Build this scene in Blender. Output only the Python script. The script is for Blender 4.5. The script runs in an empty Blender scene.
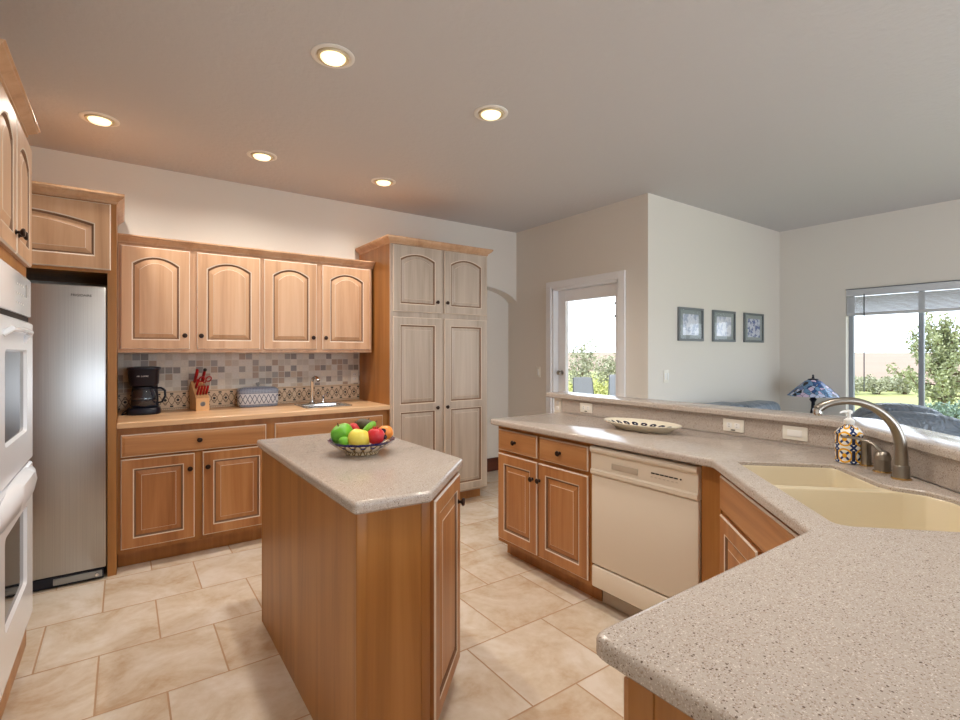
import bpy, bmesh, math, random
from mathutils import Vector, Matrix
from mathutils.geometry import tessellate_polygon
random.seed(7)
S = bpy.context.scene
COL = S.collection
PI = math.pi
R = math.radians

# ------------------------------------------------------------------ camera, world, sun, exposure
cam_d = bpy.data.cameras.new('camera'); cam = bpy.data.objects.new('camera', cam_d); COL.objects.link(cam)
cam.location = (0, 0, 1.36); cam.rotation_euler = (R(90), 0, R(-35.446))
cam_d.sensor_width = 36; cam_d.lens = 36 * 500.6 / 960; cam_d.shift_y = -7.73 / 960
cam_d.clip_start = .02; cam_d.clip_end = 3000
S.camera = cam
S.view_settings.view_transform = 'Standard'; S.view_settings.look = 'None'
S.view_settings.exposure = 0.10; S.view_settings.gamma = 1; S.view_settings.use_curve_mapping = False
S.cycles.use_denoising = True
S.cycles.max_bounces = 10; S.cycles.diffuse_bounces = 6; S.cycles.transparent_max_bounces = 24
S.cycles.sample_clamp_indirect = 6; S.cycles.caustics_reflective = False; S.cycles.caustics_refractive = False
W = bpy.data.worlds.new('sky'); S.world = W; W.use_nodes = True
bg = W.node_tree.nodes['Background']; bg.inputs[0].default_value = (.76, .87, 1, 1); bg.inputs[1].default_value = 3.6

def lamp(name, kind, loc, rot, energy, color, **kw):
    d = bpy.data.lights.new(name, kind); o = bpy.data.objects.new(name, d); COL.objects.link(o)
    o.location = loc; o.rotation_euler = rot; d.energy = energy; d.color = color
    for k, v in kw.items(): setattr(d, k, v)
    return o
sun = lamp('sun', 'SUN', (0, 0, 20), (0, 0, 0), 2.6, (1, .95, .86), angle=.01)
sun.rotation_euler = Vector((.42, .50, -.76)).to_track_quat('-Z', 'Y').to_euler()
# added fill lights at made-up, unseen openings behind and beside the camera
lamp('fill_light_behind', 'AREA', (2.45, -2.98, 1.15), (R(90), 0, 0), 60, (.82, .91, 1), shape='RECTANGLE', size=2.7, size_y=2.0)
lamp('fill_light_side', 'AREA', (6.09, -1.3, 1.25), (0, R(90), 0), 10, (.70, .84, 1), shape='RECTANGLE', size=1.5, size_y=2.2)
# portals guide the sky through the two openings that are in the picture
for loc, rot, sx, sy in (((3.86, 3.42, 1.02), (0, R(90), 0), 2.0, .9), ((6.25, 1.41, 1.23), (0, R(90), 0), 1.56, 1.25)):
    p = lamp('window_portal', 'AREA', loc, rot, 1, (1, 1, 1), shape='RECTANGLE', size=sx, size_y=sy)
    p.data.cycles.is_portal = True

# ------------------------------------------------------------------ colours and node helpers
def lin(c): c /= 255; return c / 12.92 if c <= .04045 else ((c + .055) / 1.055) ** 2.4
def C(r, g, b): return (lin(r), lin(g), lin(b), 1)

class Vs:
    """a node socket with arithmetic"""
    def __init__(s, g, sock): s.g, s.s = g, sock
    def _m(a, op, *b): return a.g.math(op, a, *b)
    def __add__(a, b): return a._m('ADD', b)
    def __radd__(a, b): return a._m('ADD', b)
    def __sub__(a, b): return a._m('SUBTRACT', b)
    def __rsub__(a, b): return a.g.math('SUBTRACT', b, a)
    def __mul__(a, b): return a._m('MULTIPLY', b)
    def __rmul__(a, b): return a._m('MULTIPLY', b)
    def __truediv__(a, b): return a._m('DIVIDE', b)
    def lt(a, b): return a._m('LESS_THAN', b)
    def gt(a, b): return a._m('GREATER_THAN', b)
    def abs(a): return a._m('ABSOLUTE')
    def floor(a): return a._m('FLOOR')
    def fract(a): return a._m('FRACT')
    def sin(a): return a._m('SINE')
    def cos(a): return a._m('COSINE')
    def sqrt(a): return a._m('SQRT')
    def max(a, b): return a._m('MAXIMUM', b)
    def min(a, b): return a._m('MINIMUM', b)

class Mat:
    def __init__(self, name, rough=.5, metal=0, color=None, spec=None, coat=0):
        self.m = bpy.data.materials.new(name); self.m.use_nodes = True
        self.t = self.m.node_tree; self.b = self.t.nodes['Principled BSDF']
        self.b.inputs['Roughness'].default_value = rough; self.b.inputs['Metallic'].default_value = metal
        if spec is not None: self.b.inputs['Specular IOR Level'].default_value = spec
        if coat: self.b.inputs['Coat Weight'].default_value = coat
        if color: self.b.inputs['Base Color'].default_value = color
    def node(self, kind, **kw):
        n = self.t.nodes.new(kind)
        for k, v in kw.items(): setattr(n, k, v)
        return n
    def put(self, sock, v):
        if isinstance(v, Vs): self.t.links.new(v.s, sock)
        elif v is not None: sock.default_value = v
    def math(self, op, *a):
        n = self.node('ShaderNodeMath', operation=op)
        for i, x in enumerate(a): self.put(n.inputs[i], x)
        return Vs(self, n.outputs[0])
    def coord(self, which='Object'):
        return Vs(self, self.node('ShaderNodeTexCoord').outputs[which])
    def xyz(self, v=None):
        n = self.node('ShaderNodeSeparateXYZ'); self.put(n.inputs[0], v or self.coord())
        return [Vs(self, o) for o in n.outputs]
    def vec(self, x=0., y=0., z=0.):
        n = self.node('ShaderNodeCombineXYZ')
        for i, q in enumerate((x, y, z)): self.put(n.inputs[i], q)
        return Vs(self, n.outputs[0])
    def noise(self, v, scale, detail=3, rough=.5, dist=0):
        n = self.node('ShaderNodeTexNoise'); self.put(n.inputs['Vector'], v)
        n.inputs['Scale'].default_value = scale; n.inputs['Detail'].default_value = detail
        n.inputs['Roughness'].default_value = rough; n.inputs['Distortion'].default_value = dist
        return Vs(self, n.outputs['Fac'])
    def voronoi(self, v, scale, out='Distance', rnd=1):
        n = self.node('ShaderNodeTexVoronoi'); self.put(n.inputs['Vector'], v)
        n.inputs['Scale'].default_value = scale; n.inputs['Randomness'].default_value = rnd
        return Vs(self, n.outputs[out])
    def white(self, v):
        n = self.node('ShaderNodeTexWhiteNoise'); self.put(n.inputs['Vector'], v)
        return Vs(self, n.outputs['Value'])
    def rand(self): return Vs(self, self.node('ShaderNodeObjectInfo').outputs['Random'])
    def ramp(self, f, stops, const=False):
        n = self.node('ShaderNodeValToRGB'); self.put(n.inputs[0], f); e = n.color_ramp.elements
        if const: n.color_ramp.interpolation = 'CONSTANT'
        while len(e) < len(stops): e.new(.5)
        for q, (p, c) in zip(e, stops): q.position = p; q.color = c
        return Vs(self, n.outputs[0])
    def mix(self, f, a, b):
        n = self.node('ShaderNodeMix', data_type='RGBA')
        self.put(n.inputs[0], f); self.put(n.inputs[6], a); self.put(n.inputs[7], b)
        return Vs(self, n.outputs[2])
    def bump(self, h, strength=.2, dist=.01):
        n = self.node('ShaderNodeBump'); n.inputs['Strength'].default_value = strength; n.inputs['Distance'].default_value = dist
        self.put(n.inputs['Height'], h); self.t.links.new(n.outputs[0], self.b.inputs['Normal'])
    def base(self, v): self.put(self.b.inputs['Base Color'], v); return self
    def rough(self, v): self.put(self.b.inputs['Roughness'], v)

M = {}
def plain(name, rgb, rough=.5, metal=0, **kw): M[name] = Mat(name, rough, metal, C(*rgb), **kw).m

def make_wood(name, tones, axis, rough=.38, coat=0.0, contrast=1.0):
    m = Mat(name, rough, coat=coat); x, y, z = m.xyz(); r = m.rand() * 37.0
    along, a, b = (z, x, y) if axis == 'z' else ((x, z, y) if axis == 'x' else (y, x, z))
    v = m.vec(a * 9.0 + r, b * 9.0 + r * 1.7, along * .55 + r)
    v2 = m.vec(a * 60.0 + r, b * 60.0, along * 1.6)
    f = m.noise(v, 1.0, 4, .6, .6) * .84 + m.noise(v2, 1.0, 3, .6) * .16
    t0, t1, t2 = [C(*t) for t in tones]
    m.base(m.ramp(f, [(.28, t0), (.5, t1), (.72, t2)]))
    M[name] = m.m
make_wood('wood_door', ((177, 135, 99), (202, 161, 126), (213, 177, 145)), 'z')
make_wood('wood_cool_lit', ((160, 144, 128), (188, 172, 157), (204, 190, 176)), 'z')  # same cabinet wood, greyed to carry the cool daylight on the pantry
make_wood('wood_warm_lit', ((142, 88, 48), (176, 120, 72), (196, 144, 96)), 'z')  # same cabinet wood, with warm lamp light put into its amber tones
make_wood('wood_warm_lit_across', ((150, 98, 56), (182, 128, 80), (198, 148, 100)), 'x')  # cross-grain version, warm lamp light in the tones as well
make_wood('wood_panel', ((138, 88, 42), (166, 112, 57), (184, 130, 72)), 'z')
make_wood('wood_counter', ((200, 156, 112), (218, 178, 136), (228, 192, 152)), 'x', .3)
make_wood('wood_block', ((206, 158, 104), (222, 178, 126), (232, 194, 146)), 'z', .5)
make_wood('dark_wood', ((60, 26, 14), (84, 38, 22), (100, 50, 30)), 'x', .35)
plain('glaze_edge', (222, 206, 190), .45)
plain('groove_brown', (128, 94, 68), .55)  # darker brown along the grooves of the door panels
plain('bronze', (52, 36, 30), .35, .7)
plain('trim_white', (236, 236, 238), .4)
plain('plate_white', (236, 232, 222), .35)
plain('plate_cream', (228, 220, 200), .25)
plain('slot_dark', (40, 36, 34), .5)
plain('black_plastic', (14, 18, 34), .36, spec=.35)
plain('dark_gap', (14, 14, 15), .7)
plain('black_glass', (24, 26, 28), .06)
plain('oven_white', (236, 239, 244), .2, coat=.3)
plain('oven_mark', (206, 206, 204), .3)
plain('oven_grey', (150, 152, 152), .3)
plain('cream_enamel', (226, 216, 200), .3)
plain('cream_dark', (190, 178, 162), .4)
plain('sink_cream', (212, 198, 168), .22)
plain('steel_plain', (190, 188, 184), .22, 1)
plain('chrome', (215, 215, 215), .1, 1)
plain('nickel', (150, 142, 132), .3, 1)
plain('brass_ring', (200, 165, 110), .25, 1)
plain('red_handle', (165, 16, 24), .3)
plain('white_plastic', (238, 238, 236), .35)
plain('grey_frame', (112, 118, 122), .4)
plain('picture_mat', (150, 158, 158), .7)
plain('window_frame', (150, 156, 164), .45)
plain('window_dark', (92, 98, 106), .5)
plain('blind', (206, 208, 212), .5)
plain('leather', (70, 80, 92), .4)
plain('leather_dark', (34, 36, 42), .45)
plain('lamp_iron', (22, 24, 38), .4, .4)
plain('patio_mesh', (140, 140, 142), .8)
plain('patio_frame', (80, 80, 82), .5)
plain('table_wood', (110, 80, 60), .4)
plain('concrete', (190, 184, 172), .9)
plain('bark', (110, 92, 74), .9)
plain('can_white', (236, 232, 226), .4)
plain('can_baffle', (205, 190, 160), .4)

m = Mat('wall_paint', .6); x = m.coord(); m.base(C(226, 220, 211)); m.bump(m.noise(x, 55, 3), .12, .004); M['wall'] = m.m
m = Mat('ceiling_paint', .7); x = m.coord(); m.base(C(200, 197, 197)); m.bump(m.noise(x, 26, 5, .6), .5, .008); M['ceiling'] = m.m

# stone-like solid surface with fine speckles
def stone(name, base, mid):
    m = Mat(name, .2); p = m.coord()
    col = m.mix(m.noise(p, 14, 3), C(*base), C(*mid))
    n1 = m.noise(p, 230, 2, .6); col = m.mix(n1.lt(.40), col, C(164, 148, 136))
    n2 = m.noise(p, 310, 2, .55); col = m.mix(n2.gt(.63), col, C(216, 208, 200))
    v = m.voronoi(p, 92); w = m.noise(p, 36, 1)
    col = m.mix(v.lt(.17) * w.gt(.52), col, C(106, 90, 80))
    v2 = m.voronoi(p, 180); col = m.mix(v2.lt(.22) * m.noise(p, 47, 1).gt(.47), col, C(128, 112, 100))
    m.base(col); m.rough(m.noise(p, 20, 2) * .1 + .14); M[name] = m.m
stone('stone', (188, 178, 170), (180, 168, 158))

# floor tiles, 18 inch running bond
m = Mat('floor_tile', .3); x, y, z = m.xyz(); T = .457
row = ((y - 2.818) / T).floor(); par = (row * .5).fract() * 2.0
u = (x + .09 - (1.0 - par) * (.233)) / T; fu = u.fract(); fv = ((y - 2.818) / T).fract()
du = (fu - .5).abs(); dv = (fv - .5).abs(); edge = du.max(dv); g = edge.gt(.4925)
tid = m.vec(u.floor(), row, 0.); rnd = m.white(tid)
pv = m.vec(x + rnd * 9.0, y + rnd * 5.0, rnd * 3.0)
f = m.noise(pv, 3.2, 6, .62, .8) * .8 + m.noise(pv, 24, 4, .6) * .2 + (rnd - .5) * .1
tile = m.ramp(f, [(.30, C(192, 164, 134)), (.47, C(213, 197, 176)), (.64, C(227, 217, 205))])
m.base(m.mix(g, tile, C(176, 142, 110)))
m.rough(m.mix(g, (.26, .26, .26, 1), (.8, .8, .8, 1)))
h = (1.0 - (edge - .478).max(0.0) * 45.0).max(0.0) + m.noise(pv, 16, 4) * .12
m.bump(h, .35, .004); M['floor'] = m.m

# mosaic backsplash of small squares
m = Mat('mosaic', .4); x, y, z = m.xyz(); q = .0508
cu = (x + .02) / q; cz = (z - .068) / q
r = m.white(m.vec(cu.floor(), cz.floor(), 2.0))
col = m.ramp(r, [(0, C(222, 218, 210)), (.28, C(206, 198, 186)), (.46, C(228, 220, 206)), (.62, C(158, 154, 150)), (.74, C(176, 152, 132)), (.84, C(202, 184, 162)), (.90, C(132, 126, 124))], True)
col = m.mix(m.noise(m.vec(x, z, r), 90, 3) * .45, col, C(150, 138, 124))
e = (cu.fract() - .5).abs().max((cz.fract() - .5).abs()); g = e.gt(.455)
m.base(m.mix(g, col, C(208, 202, 190))); m.bump(1.0 - g * 1.0, .4, .003); M['mosaic'] = m.m

# border with an interlaced band around dark dots
m = Mat('mosaic_border', .5); x, y, z = m.xyz(); q = .082
t = x / q; fu = (t.fract() - .5) * q; zz = z - .072
rr = (fu * fu + zz * zz).sqrt()
ph = t * (2 * PI)
c1 = ((zz - ph.cos() * .034).abs()).lt(.0045); c2 = ((zz + ph.cos() * .034).abs()).lt(.0045)
ring = (rr - .021).abs().lt(.003); dot = rr.lt(.010)
tri = ((t + .5).fract() - .5).abs() * q
dart = (tri.lt(.011)) * ((zz.abs() - .047).abs().lt(.006))
band = zz.abs().lt(.056)
col = m.mix(m.noise(m.coord(), 70, 3), C(222, 202, 174), C(202, 178, 150))
col = m.mix((c1.max(c2)) * band, col, C(118, 98, 82)); col = m.mix(ring, col, C(130, 106, 86))
col = m.mix(dot.max(dart), col, C(34, 28, 26))
col = m.mix((zz.abs() - .060).abs().lt(.002), col, C(150, 128, 106))
bead = zz.lt(-.0585) * ((x / .012).fract() - .5).abs().gt(.38)
m.base(m.mix(bead, col, C(150, 126, 104))); M['border'] = m.m

# brushed stainless
m = Mat('stainless', .3, 1); x, y, z = m.xyz()
f = m.noise(m.vec(x * 220.0, y * 220.0, z * 1.2), 1, 2)
m.base(m.mix(f, C(158, 156, 155), C(184, 181, 178))); m.rough(f * .05 + .28); M['stainless'] = m.m

m = Mat('leather_soft', .34); p = m.coord(); m.base(m.mix(m.noise(p, 6, 4), C(96, 108, 122), C(128, 140, 154)))
m.bump(m.noise(p, 7, 3, .6, 1.5), .9, .05); M['leather_soft'] = m.m

def glass(name, tint=(1, 1, 1, 1), ior=1.3):
    mm = bpy.data.materials.new(name); mm.use_nodes = True; t = mm.node_tree; t.nodes.clear()
    o = t.nodes.new('ShaderNodeOutputMaterial'); mx = t.nodes.new('ShaderNodeMixShader')
    tr = t.nodes.new('ShaderNodeBsdfTransparent'); gl = t.nodes.new('ShaderNodeBsdfGlossy'); fr = t.nodes.new('ShaderNodeFresnel')
    tr.inputs[0].default_value = tint; gl.inputs['Roughness'].default_value = .02; fr.inputs[0].default_value = ior
    ge = t.nodes.new('ShaderNodeNewGeometry'); iv = t.nodes.new('ShaderNodeMath'); iv.operation = 'SUBTRACT'; iv.inputs[0].default_value = 1; mu = t.nodes.new('ShaderNodeMath'); mu.operation = 'MULTIPLY'
    t.links.new(ge.outputs['Backfacing'], iv.inputs[1]); t.links.new(iv.outputs[0], mu.inputs[0]); t.links.new(fr.outputs[0], mu.inputs[1]); t.links.new(mu.outputs[0], mx.inputs[0]); t.links.new(tr.outputs[0], mx.inputs[1]); t.links.new(gl.outputs[0], mx.inputs[2])
    t.links.new(mx.outputs[0], o.inputs[0]); M[name] = mm
glass('glass'); glass('carafe_glass', (.86, .89, .94, 1), 1.9)

def emit(name, rgb, strength):
    mm = Mat(name, .3); mm.b.inputs['Base Color'].default_value = rgb
    mm.b.inputs['Emission Color'].default_value = rgb; mm.b.inputs['Emission Strength'].default_value = strength; M[name] = mm.m
emit('bulb', (1, .84, .52, 1), 1.5)

# foliage, lawn, dry plain
def leafy(name, a, b):
    m = Mat(name, .7); m.base(m.mix(m.noise(m.coord(), 5, 3), C(*a), C(*b))); M[name] = m.m
leafy('leaf_grey', (120, 124, 96), (176, 174, 146)); leafy('leaf_green', (112, 122, 84), (176, 178, 136)); leafy('leaf_yellow', (156, 160, 84), (198, 198, 128)); leafy('leaf_blue', (88, 110, 96), (130, 148, 130))
m = Mat('lawn', .9); p = m.coord(); m.base(m.mix(m.noise(p, 1.5, 6), C(134, 138, 78), C(158, 158, 98))); M['lawn'] = m.m
m = Mat('dry_plain', .95); p = m.coord(); m.base(m.mix(m.noise(p, .05, 6), C(128, 104, 86), C(150, 126, 106))); M['plain'] = m.m

# ceramics
m = Mat('talavera', .15, coat=.4); x, y, z = m.xyz()
ang = m.math('ARCTAN2', y, x); k = ang * (5 / (2 * PI)); fk = (k.fract() - .5) * .066; zz = ((z / .066).fract() - .5) * .066
r1 = (fk * fk + zz * zz).sqrt(); s = (fk.abs() - zz.abs()).abs()
col = m.mix(s.lt(.006), C(236, 234, 226), C(24, 52, 104)); col = m.mix((r1 - .026).abs().lt(.0035), col, C(226, 168, 40))
col = m.mix(r1.lt(.009), col, C(222, 160, 30)); col = m.mix((fk.abs() - .030).abs().lt(.0035) * (zz.abs().lt(.022)), col, C(30, 40, 70))
m.base(col); M['talavera'] = m.m
m = Mat('blue_crock', .3); x, y, z = m.xyz()
w = ((x / .034).fract() - .5).abs() * 2.0; zz = (z - .062) / .036
dia = ((w - zz.abs()).abs()).lt(.16) * zz.abs().lt(1.0)
st = ((z / .012).fract()).lt(.45) * (zz.abs().gt(1.15)); chk = ((x / .011).fract()).lt(.5)
col = m.mix(dia, C(204, 210, 220), C(70, 86, 118)); col = m.mix(zz.abs().gt(1.15), col, C(150, 162, 184)); col = m.mix(st * chk, col, C(74, 88, 120))
m.base(col); M['crock'] = m.m
m = Mat('platter', .2, coat=.3); x, y, z = m.xyz()
ex = x / .235; ey = y / .098; rr = (ex * ex + ey * ey).sqrt(); an = m.math('ARCTAN2', ey, ex) * (20 / (2 * PI)); fa = (an.fract() - .5)
qd = ((fa * .34) * (fa * .34) + (rr - .80) * (rr - .80)).sqrt()
spot = qd.lt(.12) * (1.0 - qd.lt(.03)); 
m.base(m.mix(spot * z.gt(.012), C(232, 224, 204), C(30, 34, 62))); M['platter'] = m.m
m = Mat('bowl_glaze', .2, coat=.3); x, y, z = m.xyz(); an = m.math('ARCTAN2', y, x) * (18 / (2 * PI)); fa = (an.fract() - .5).abs()
tz = z / .06; leaf = ((fa * 2.0 - (tz - .45).abs() * 1.8).abs()).lt(.22)
col = m.mix(leaf, C(222, 206, 178), C(146, 118, 78)); col = m.mix((tz - .62).abs().lt(.07) * fa.lt(.25), col, C(60, 60, 110))
m.base(m.mix(tz.gt(.80), col, C(28, 26, 96))); M['bowl'] = m.m
m = Mat('stained_glass', .2); p = m.coord(); v = m.voronoi(p, 24, 'Color')
n = m.node('ShaderNodeSeparateColor'); m.put(n.inputs[0], v); f = Vs(m, n.outputs[0])
col = m.ramp(f, [(0, C(60, 96, 150)), (.22, C(196, 206, 232)), (.45, C(120, 140, 190)), (.6, C(214, 196, 222)), (.72, C(30, 36, 50)), (.82, C(110, 150, 190))], True)
ed = m.node('ShaderNodeTexVoronoi', feature='DISTANCE_TO_EDGE'); m.put(ed.inputs['Vector'], p); ed.inputs['Scale'].default_value = 24
m.base(m.mix(Vs(m, ed.outputs[0]).lt(.03), col, C(30, 32, 44))); M['stained'] = m.m
def printed(name, a, b, sc):
    m = Mat(name, .12); p = m.coord(); m.base(m.mix(m.noise(p, sc, 5, .7).gt(.5), C(*a), C(*b))); M[name] = m.m
printed('print_columns', (222, 226, 236), (176, 186, 206), 9); printed('print_tower', (226, 228, 236), (190, 196, 214), 14); printed('print_crowd', (206, 212, 228), (104, 118, 168), 16)
def skin(name, a, b, sc, rough=.3):
    m = Mat(name, rough); p = m.coord(); m.base(m.mix(m.noise(p, sc, 3), C(*a), C(*b))); m.bump(m.noise(p, sc * 3, 2), .2, .003); M[name] = m.m
skin('skin_green', (70, 150, 34), (136, 204, 70), 18); skin('skin_lime', (70, 160, 30), (140, 200, 60), 30); skin('skin_yellow', (226, 206, 62), (238, 222, 110), 30)
skin('skin_red', (176, 18, 34), (214, 50, 56), 26); skin('skin_orange', (232, 128, 40), (240, 158, 70), 40); skin('skin_avocado', (60, 52, 38), (98, 84, 56), 40, .5)
plain('stem_brown', (90, 70, 40), .7); plain('grape_dark', (36, 22, 40), .15)

# ------------------------------------------------------------------ mesh builder
class MB:
    def __init__(s): s.bm = bmesh.new()
    def face(s, vs, mi=0):
        try:
            f = s.bm.faces.new(vs); f.material_index = mi; return f
        except ValueError: return None
    def box(s, x0, x1, y0, y1, z0, z1, mi=0, bev=0, seg=2):
        v = [s.bm.verts.new(p) for p in ((x0, y0, z0), (x1, y0, z0), (x1, y1, z0), (x0, y1, z0), (x0, y0, z1), (x1, y0, z1), (x1, y1, z1), (x0, y1, z1))]
        fs = [s.face([v[i] for i in q], mi) for q in ((3, 2, 1, 0), (4, 5, 6, 7), (0, 1, 5, 4), (1, 2, 6, 5), (2, 3, 7, 6), (3, 0, 4, 7))]
        if bev:
            es = list({e for f in fs for e in f.edges})
            r = bmesh.ops.bevel(s.bm, geom=es, offset=bev, segments=seg, profile=.5, affect='EDGES', clamp_overlap=True)
            for f in r['faces']: f.material_index = mi
        return s
    def loops(s, ls, close=True, mi=0, cap0=False, cap1=False, mis=None):
        vl = [[s.bm.verts.new(p) for p in l] for l in ls]; n = len(vl[0])
        for k in range(len(vl) - 1):
            for i in range(n if close else n - 1):
                j = (i + 1) % n; s.face([vl[k][i], vl[k][j], vl[k + 1][j], vl[k + 1][i]], mis[k] if mis else mi)
        if cap0: s.face(vl[0][::-1], mi)
        if cap1: s.face(vl[-1], mis[-1] if mis and len(mis) >= len(vl) else mi)
        return vl
    def cap(s, loop, holes=(), mi=0, flip=False):
        allv = [v for l in (loop, *holes) for v in l]
        for t in tessellate_polygon([[v.co for v in l] for l in (loop, *holes)]):
            f = s.face([allv[i] for i in t], mi)
            if f:
                f.normal_update()
                if (f.normal.z < 0) != flip: f.normal_flip()
    def lathe(s, prof, seg=24, at=(0, 0, 0), mat=None, mi=0, sx=1, sy=1, mis=None):
        T = Matrix.Translation(at) @ (mat or Matrix())
        ls = [[T @ Vector((r * sx * math.cos(2 * PI * i / seg), r * sy * math.sin(2 * PI * i / seg), z)) for i in range(seg)] for r, z in prof]
        s.loops(ls, True, mi, cap0=prof[0][0] > 1e-4, cap1=prof[-1][0] > 1e-4, mis=mis); return s
    def tube(s, pts, rad, seg=12, mi=0, caps=True, sq=None):
        pts = [Vector(p) for p in pts]; n = len(pts); rad = rad if isinstance(rad, (list, tuple)) else [rad] * n
        up = Vector((0, 0, 1)); t0 = (pts[1] - pts[0]).normalized()
        if abs(t0.dot(up)) > .95: up = Vector((1, 0, 0))
        side = t0.cross(up).normalized(); ls = []
        for i, p in enumerate(pts):
            t = (pts[min(i + 1, n - 1)] - pts[max(i - 1, 0)]).normalized()
            side = (side - t * side.dot(t)).normalized(); b = t.cross(side)
            ls.append([p + (side * math.cos(a) * (sq[0] if sq else 1) + b * math.sin(a) * (sq[1] if sq else 1)) * rad[i] for a in (2 * PI * k / seg for k in range(seg))])
        s.loops(ls, True, mi, caps, caps); return s
    def ball(s, c, r, seg=18, rings=12, mi=0, rot=None):
        rx, ry, rz = r if isinstance(r, (tuple, list)) else (r, r, r)
        T = Matrix.Translation(c) @ (rot or Matrix())
        ls = [[T @ Vector((rx * math.sin(a) * math.cos(2 * PI * i / seg), ry * math.sin(a) * math.sin(2 * PI * i / seg), -rz * math.cos(a))) for i in range(seg)] for a in (PI * (k + .02) / (rings + .04) for k in range(rings + 1))]
        s.loops(ls, True, mi, True, True); return s
    def build(s, name, mats, parent=None, smooth=None, loc=None):
        bm = s.bm
        bmesh.ops.recalc_face_normals(bm, faces=[f for f in bm.faces])
        me = bpy.data.meshes.new(name); bm.to_mesh(me); bm.free()
        for m in (mats if isinstance(mats, (list, tuple)) else [mats]): me.materials.append(M[m])
        if smooth:
            for p in me.polygons: p.use_smooth = True
            me.set_sharp_from_angle(angle=R(smooth))
        o = bpy.data.objects.new(name, me); COL.objects.link(o)
        if parent: o.parent = parent
        if loc: o.location = loc
        return o

def thing(name, label, cat, loc=(0, 0, 0), rz=0, group=None):
    o = bpy.data.objects.new(name, None); COL.objects.link(o); o.empty_display_size = .05
    o.location = loc; o.rotation_euler = (0, 0, rz); return tag(o, label, cat, group)
def tag(o, label, cat, group=None, kind=None):
    o['label'] = label; o['category'] = cat
    if group: o['group'] = group
    if kind: o['kind'] = kind
    return o
def struct(mb, name, mats, smooth=None):
    o = mb.build(name, mats, None, smooth); o['kind'] = 'structure'; return o
def boxpart(name, mat, parent, *a, **k): return MB().box(*a, **k).build(name, mat, parent, 40 if k.get('bev') else None)
def text_part(parent, body, size, loc, rot, mat):
    c = bpy.data.curves.new('lettering', 'FONT'); c.body = body; c.size = size; c.align_x = 'CENTER'; c.align_y = 'CENTER'; c.extrude = .0006
    t = bpy.data.objects.new('lettering', c); COL.objects.link(t)
    me = bpy.data.meshes.new_from_object(t.evaluated_get(bpy.context.evaluated_depsgraph_get()))
    bpy.data.objects.remove(t); me.materials.clear(); me.materials.append(M[mat])
    o = bpy.data.objects.new('lettering', me); COL.objects.link(o); o.parent = parent; o.location = loc; o.rotation_euler = rot; return o
def offset(pts, d):
    """offset a polygon inwards (pts counter-clockwise)"""
    out = []; n = len(pts)
    for i in range(n):
        p0, p1, p2 = Vector(pts[i - 1]), Vector(pts[i]), Vector(pts[(i + 1) % n])
        a = (p1 - p0).normalized(); b = (p2 - p1).normalized()
        na = Vector((-a.y, a.x)); nb = Vector((-b.y, b.x)); k = (na + nb)
        k = k / max(.3, (1 + na.dot(nb))); out.append(p1 + k * d)
    return out
def round_poly(pts, rads, n=5):
    out = []; N = len(pts)
    for i in range(N):
        r = rads[i] if isinstance(rads, (list, tuple)) else rads
        p0, p1, p2 = Vector(pts[i - 1]), Vector(pts[i]), Vector(pts[(i + 1) % N])
        if r <= 0: out.append(p1); continue
        a = (p0 - p1).normalized(); b = (p2 - p1).normalized(); ang = a.angle(b); t = r / math.tan(ang / 2)
        s0 = p1 + a * t; s1 = p1 + b * t
        for k in range(n + 1):
            q = k / n; out.append((s0 * (1 - q) + p1 * q) * (1 - q) + (p1 * (1 - q) + s1 * q) * q)
    return out
def slab(mb, pts, z0, z1, r=.008, holes=(), mi=0, n=3):
    """worktop: polygon with rounded upper and lower edge and optional holes"""
    prof = [(r * .5, z0), (0, z0 + r * .5)] + [(r * (1 - math.cos(k * PI / 2 / n)), z1 - r + r * math.sin(k * PI / 2 / n)) for k in range(n + 1)]
    ls = [[(p.x, p.y, z) for p in offset(pts, i)] for i, z in prof]
    vl = mb.loops(ls, True, mi); hv = []; hb = []
    for h in holes:
        k = [[(p[0], p[1], z) for p in offset(h, -d)] for d, z in ((.004, z1), (0, z1 - .004), (0, z0))]
        q = mb.loops(k, True, mi); hv.append(q[0]); hb.append(q[-1])
    mb.cap(vl[-1], hv, mi); mb.cap(vl[0], hb, mi, True)

# ------------------------------------------------------------------ room shell
ZC = 2.735; XL, XD, XW = -.97, 3.683, 6.107; YB, YF, YP = 4.45, -3.0, 2.676; YN = 4.60
struct(MB().box(XL - .12, XW + .12, YF - .12, YN + .12, -.1, 0), 'floor', 'floor')
struct(MB().box(XL - .12, XW + .12, YF - .12, YN + .12, ZC, ZC + .3), 'ceiling', 'ceiling')
struct(MB().box(XL - .12, XL, YF - .12, YN + .12, 0, ZC), 'wall_left', 'wall')
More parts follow.
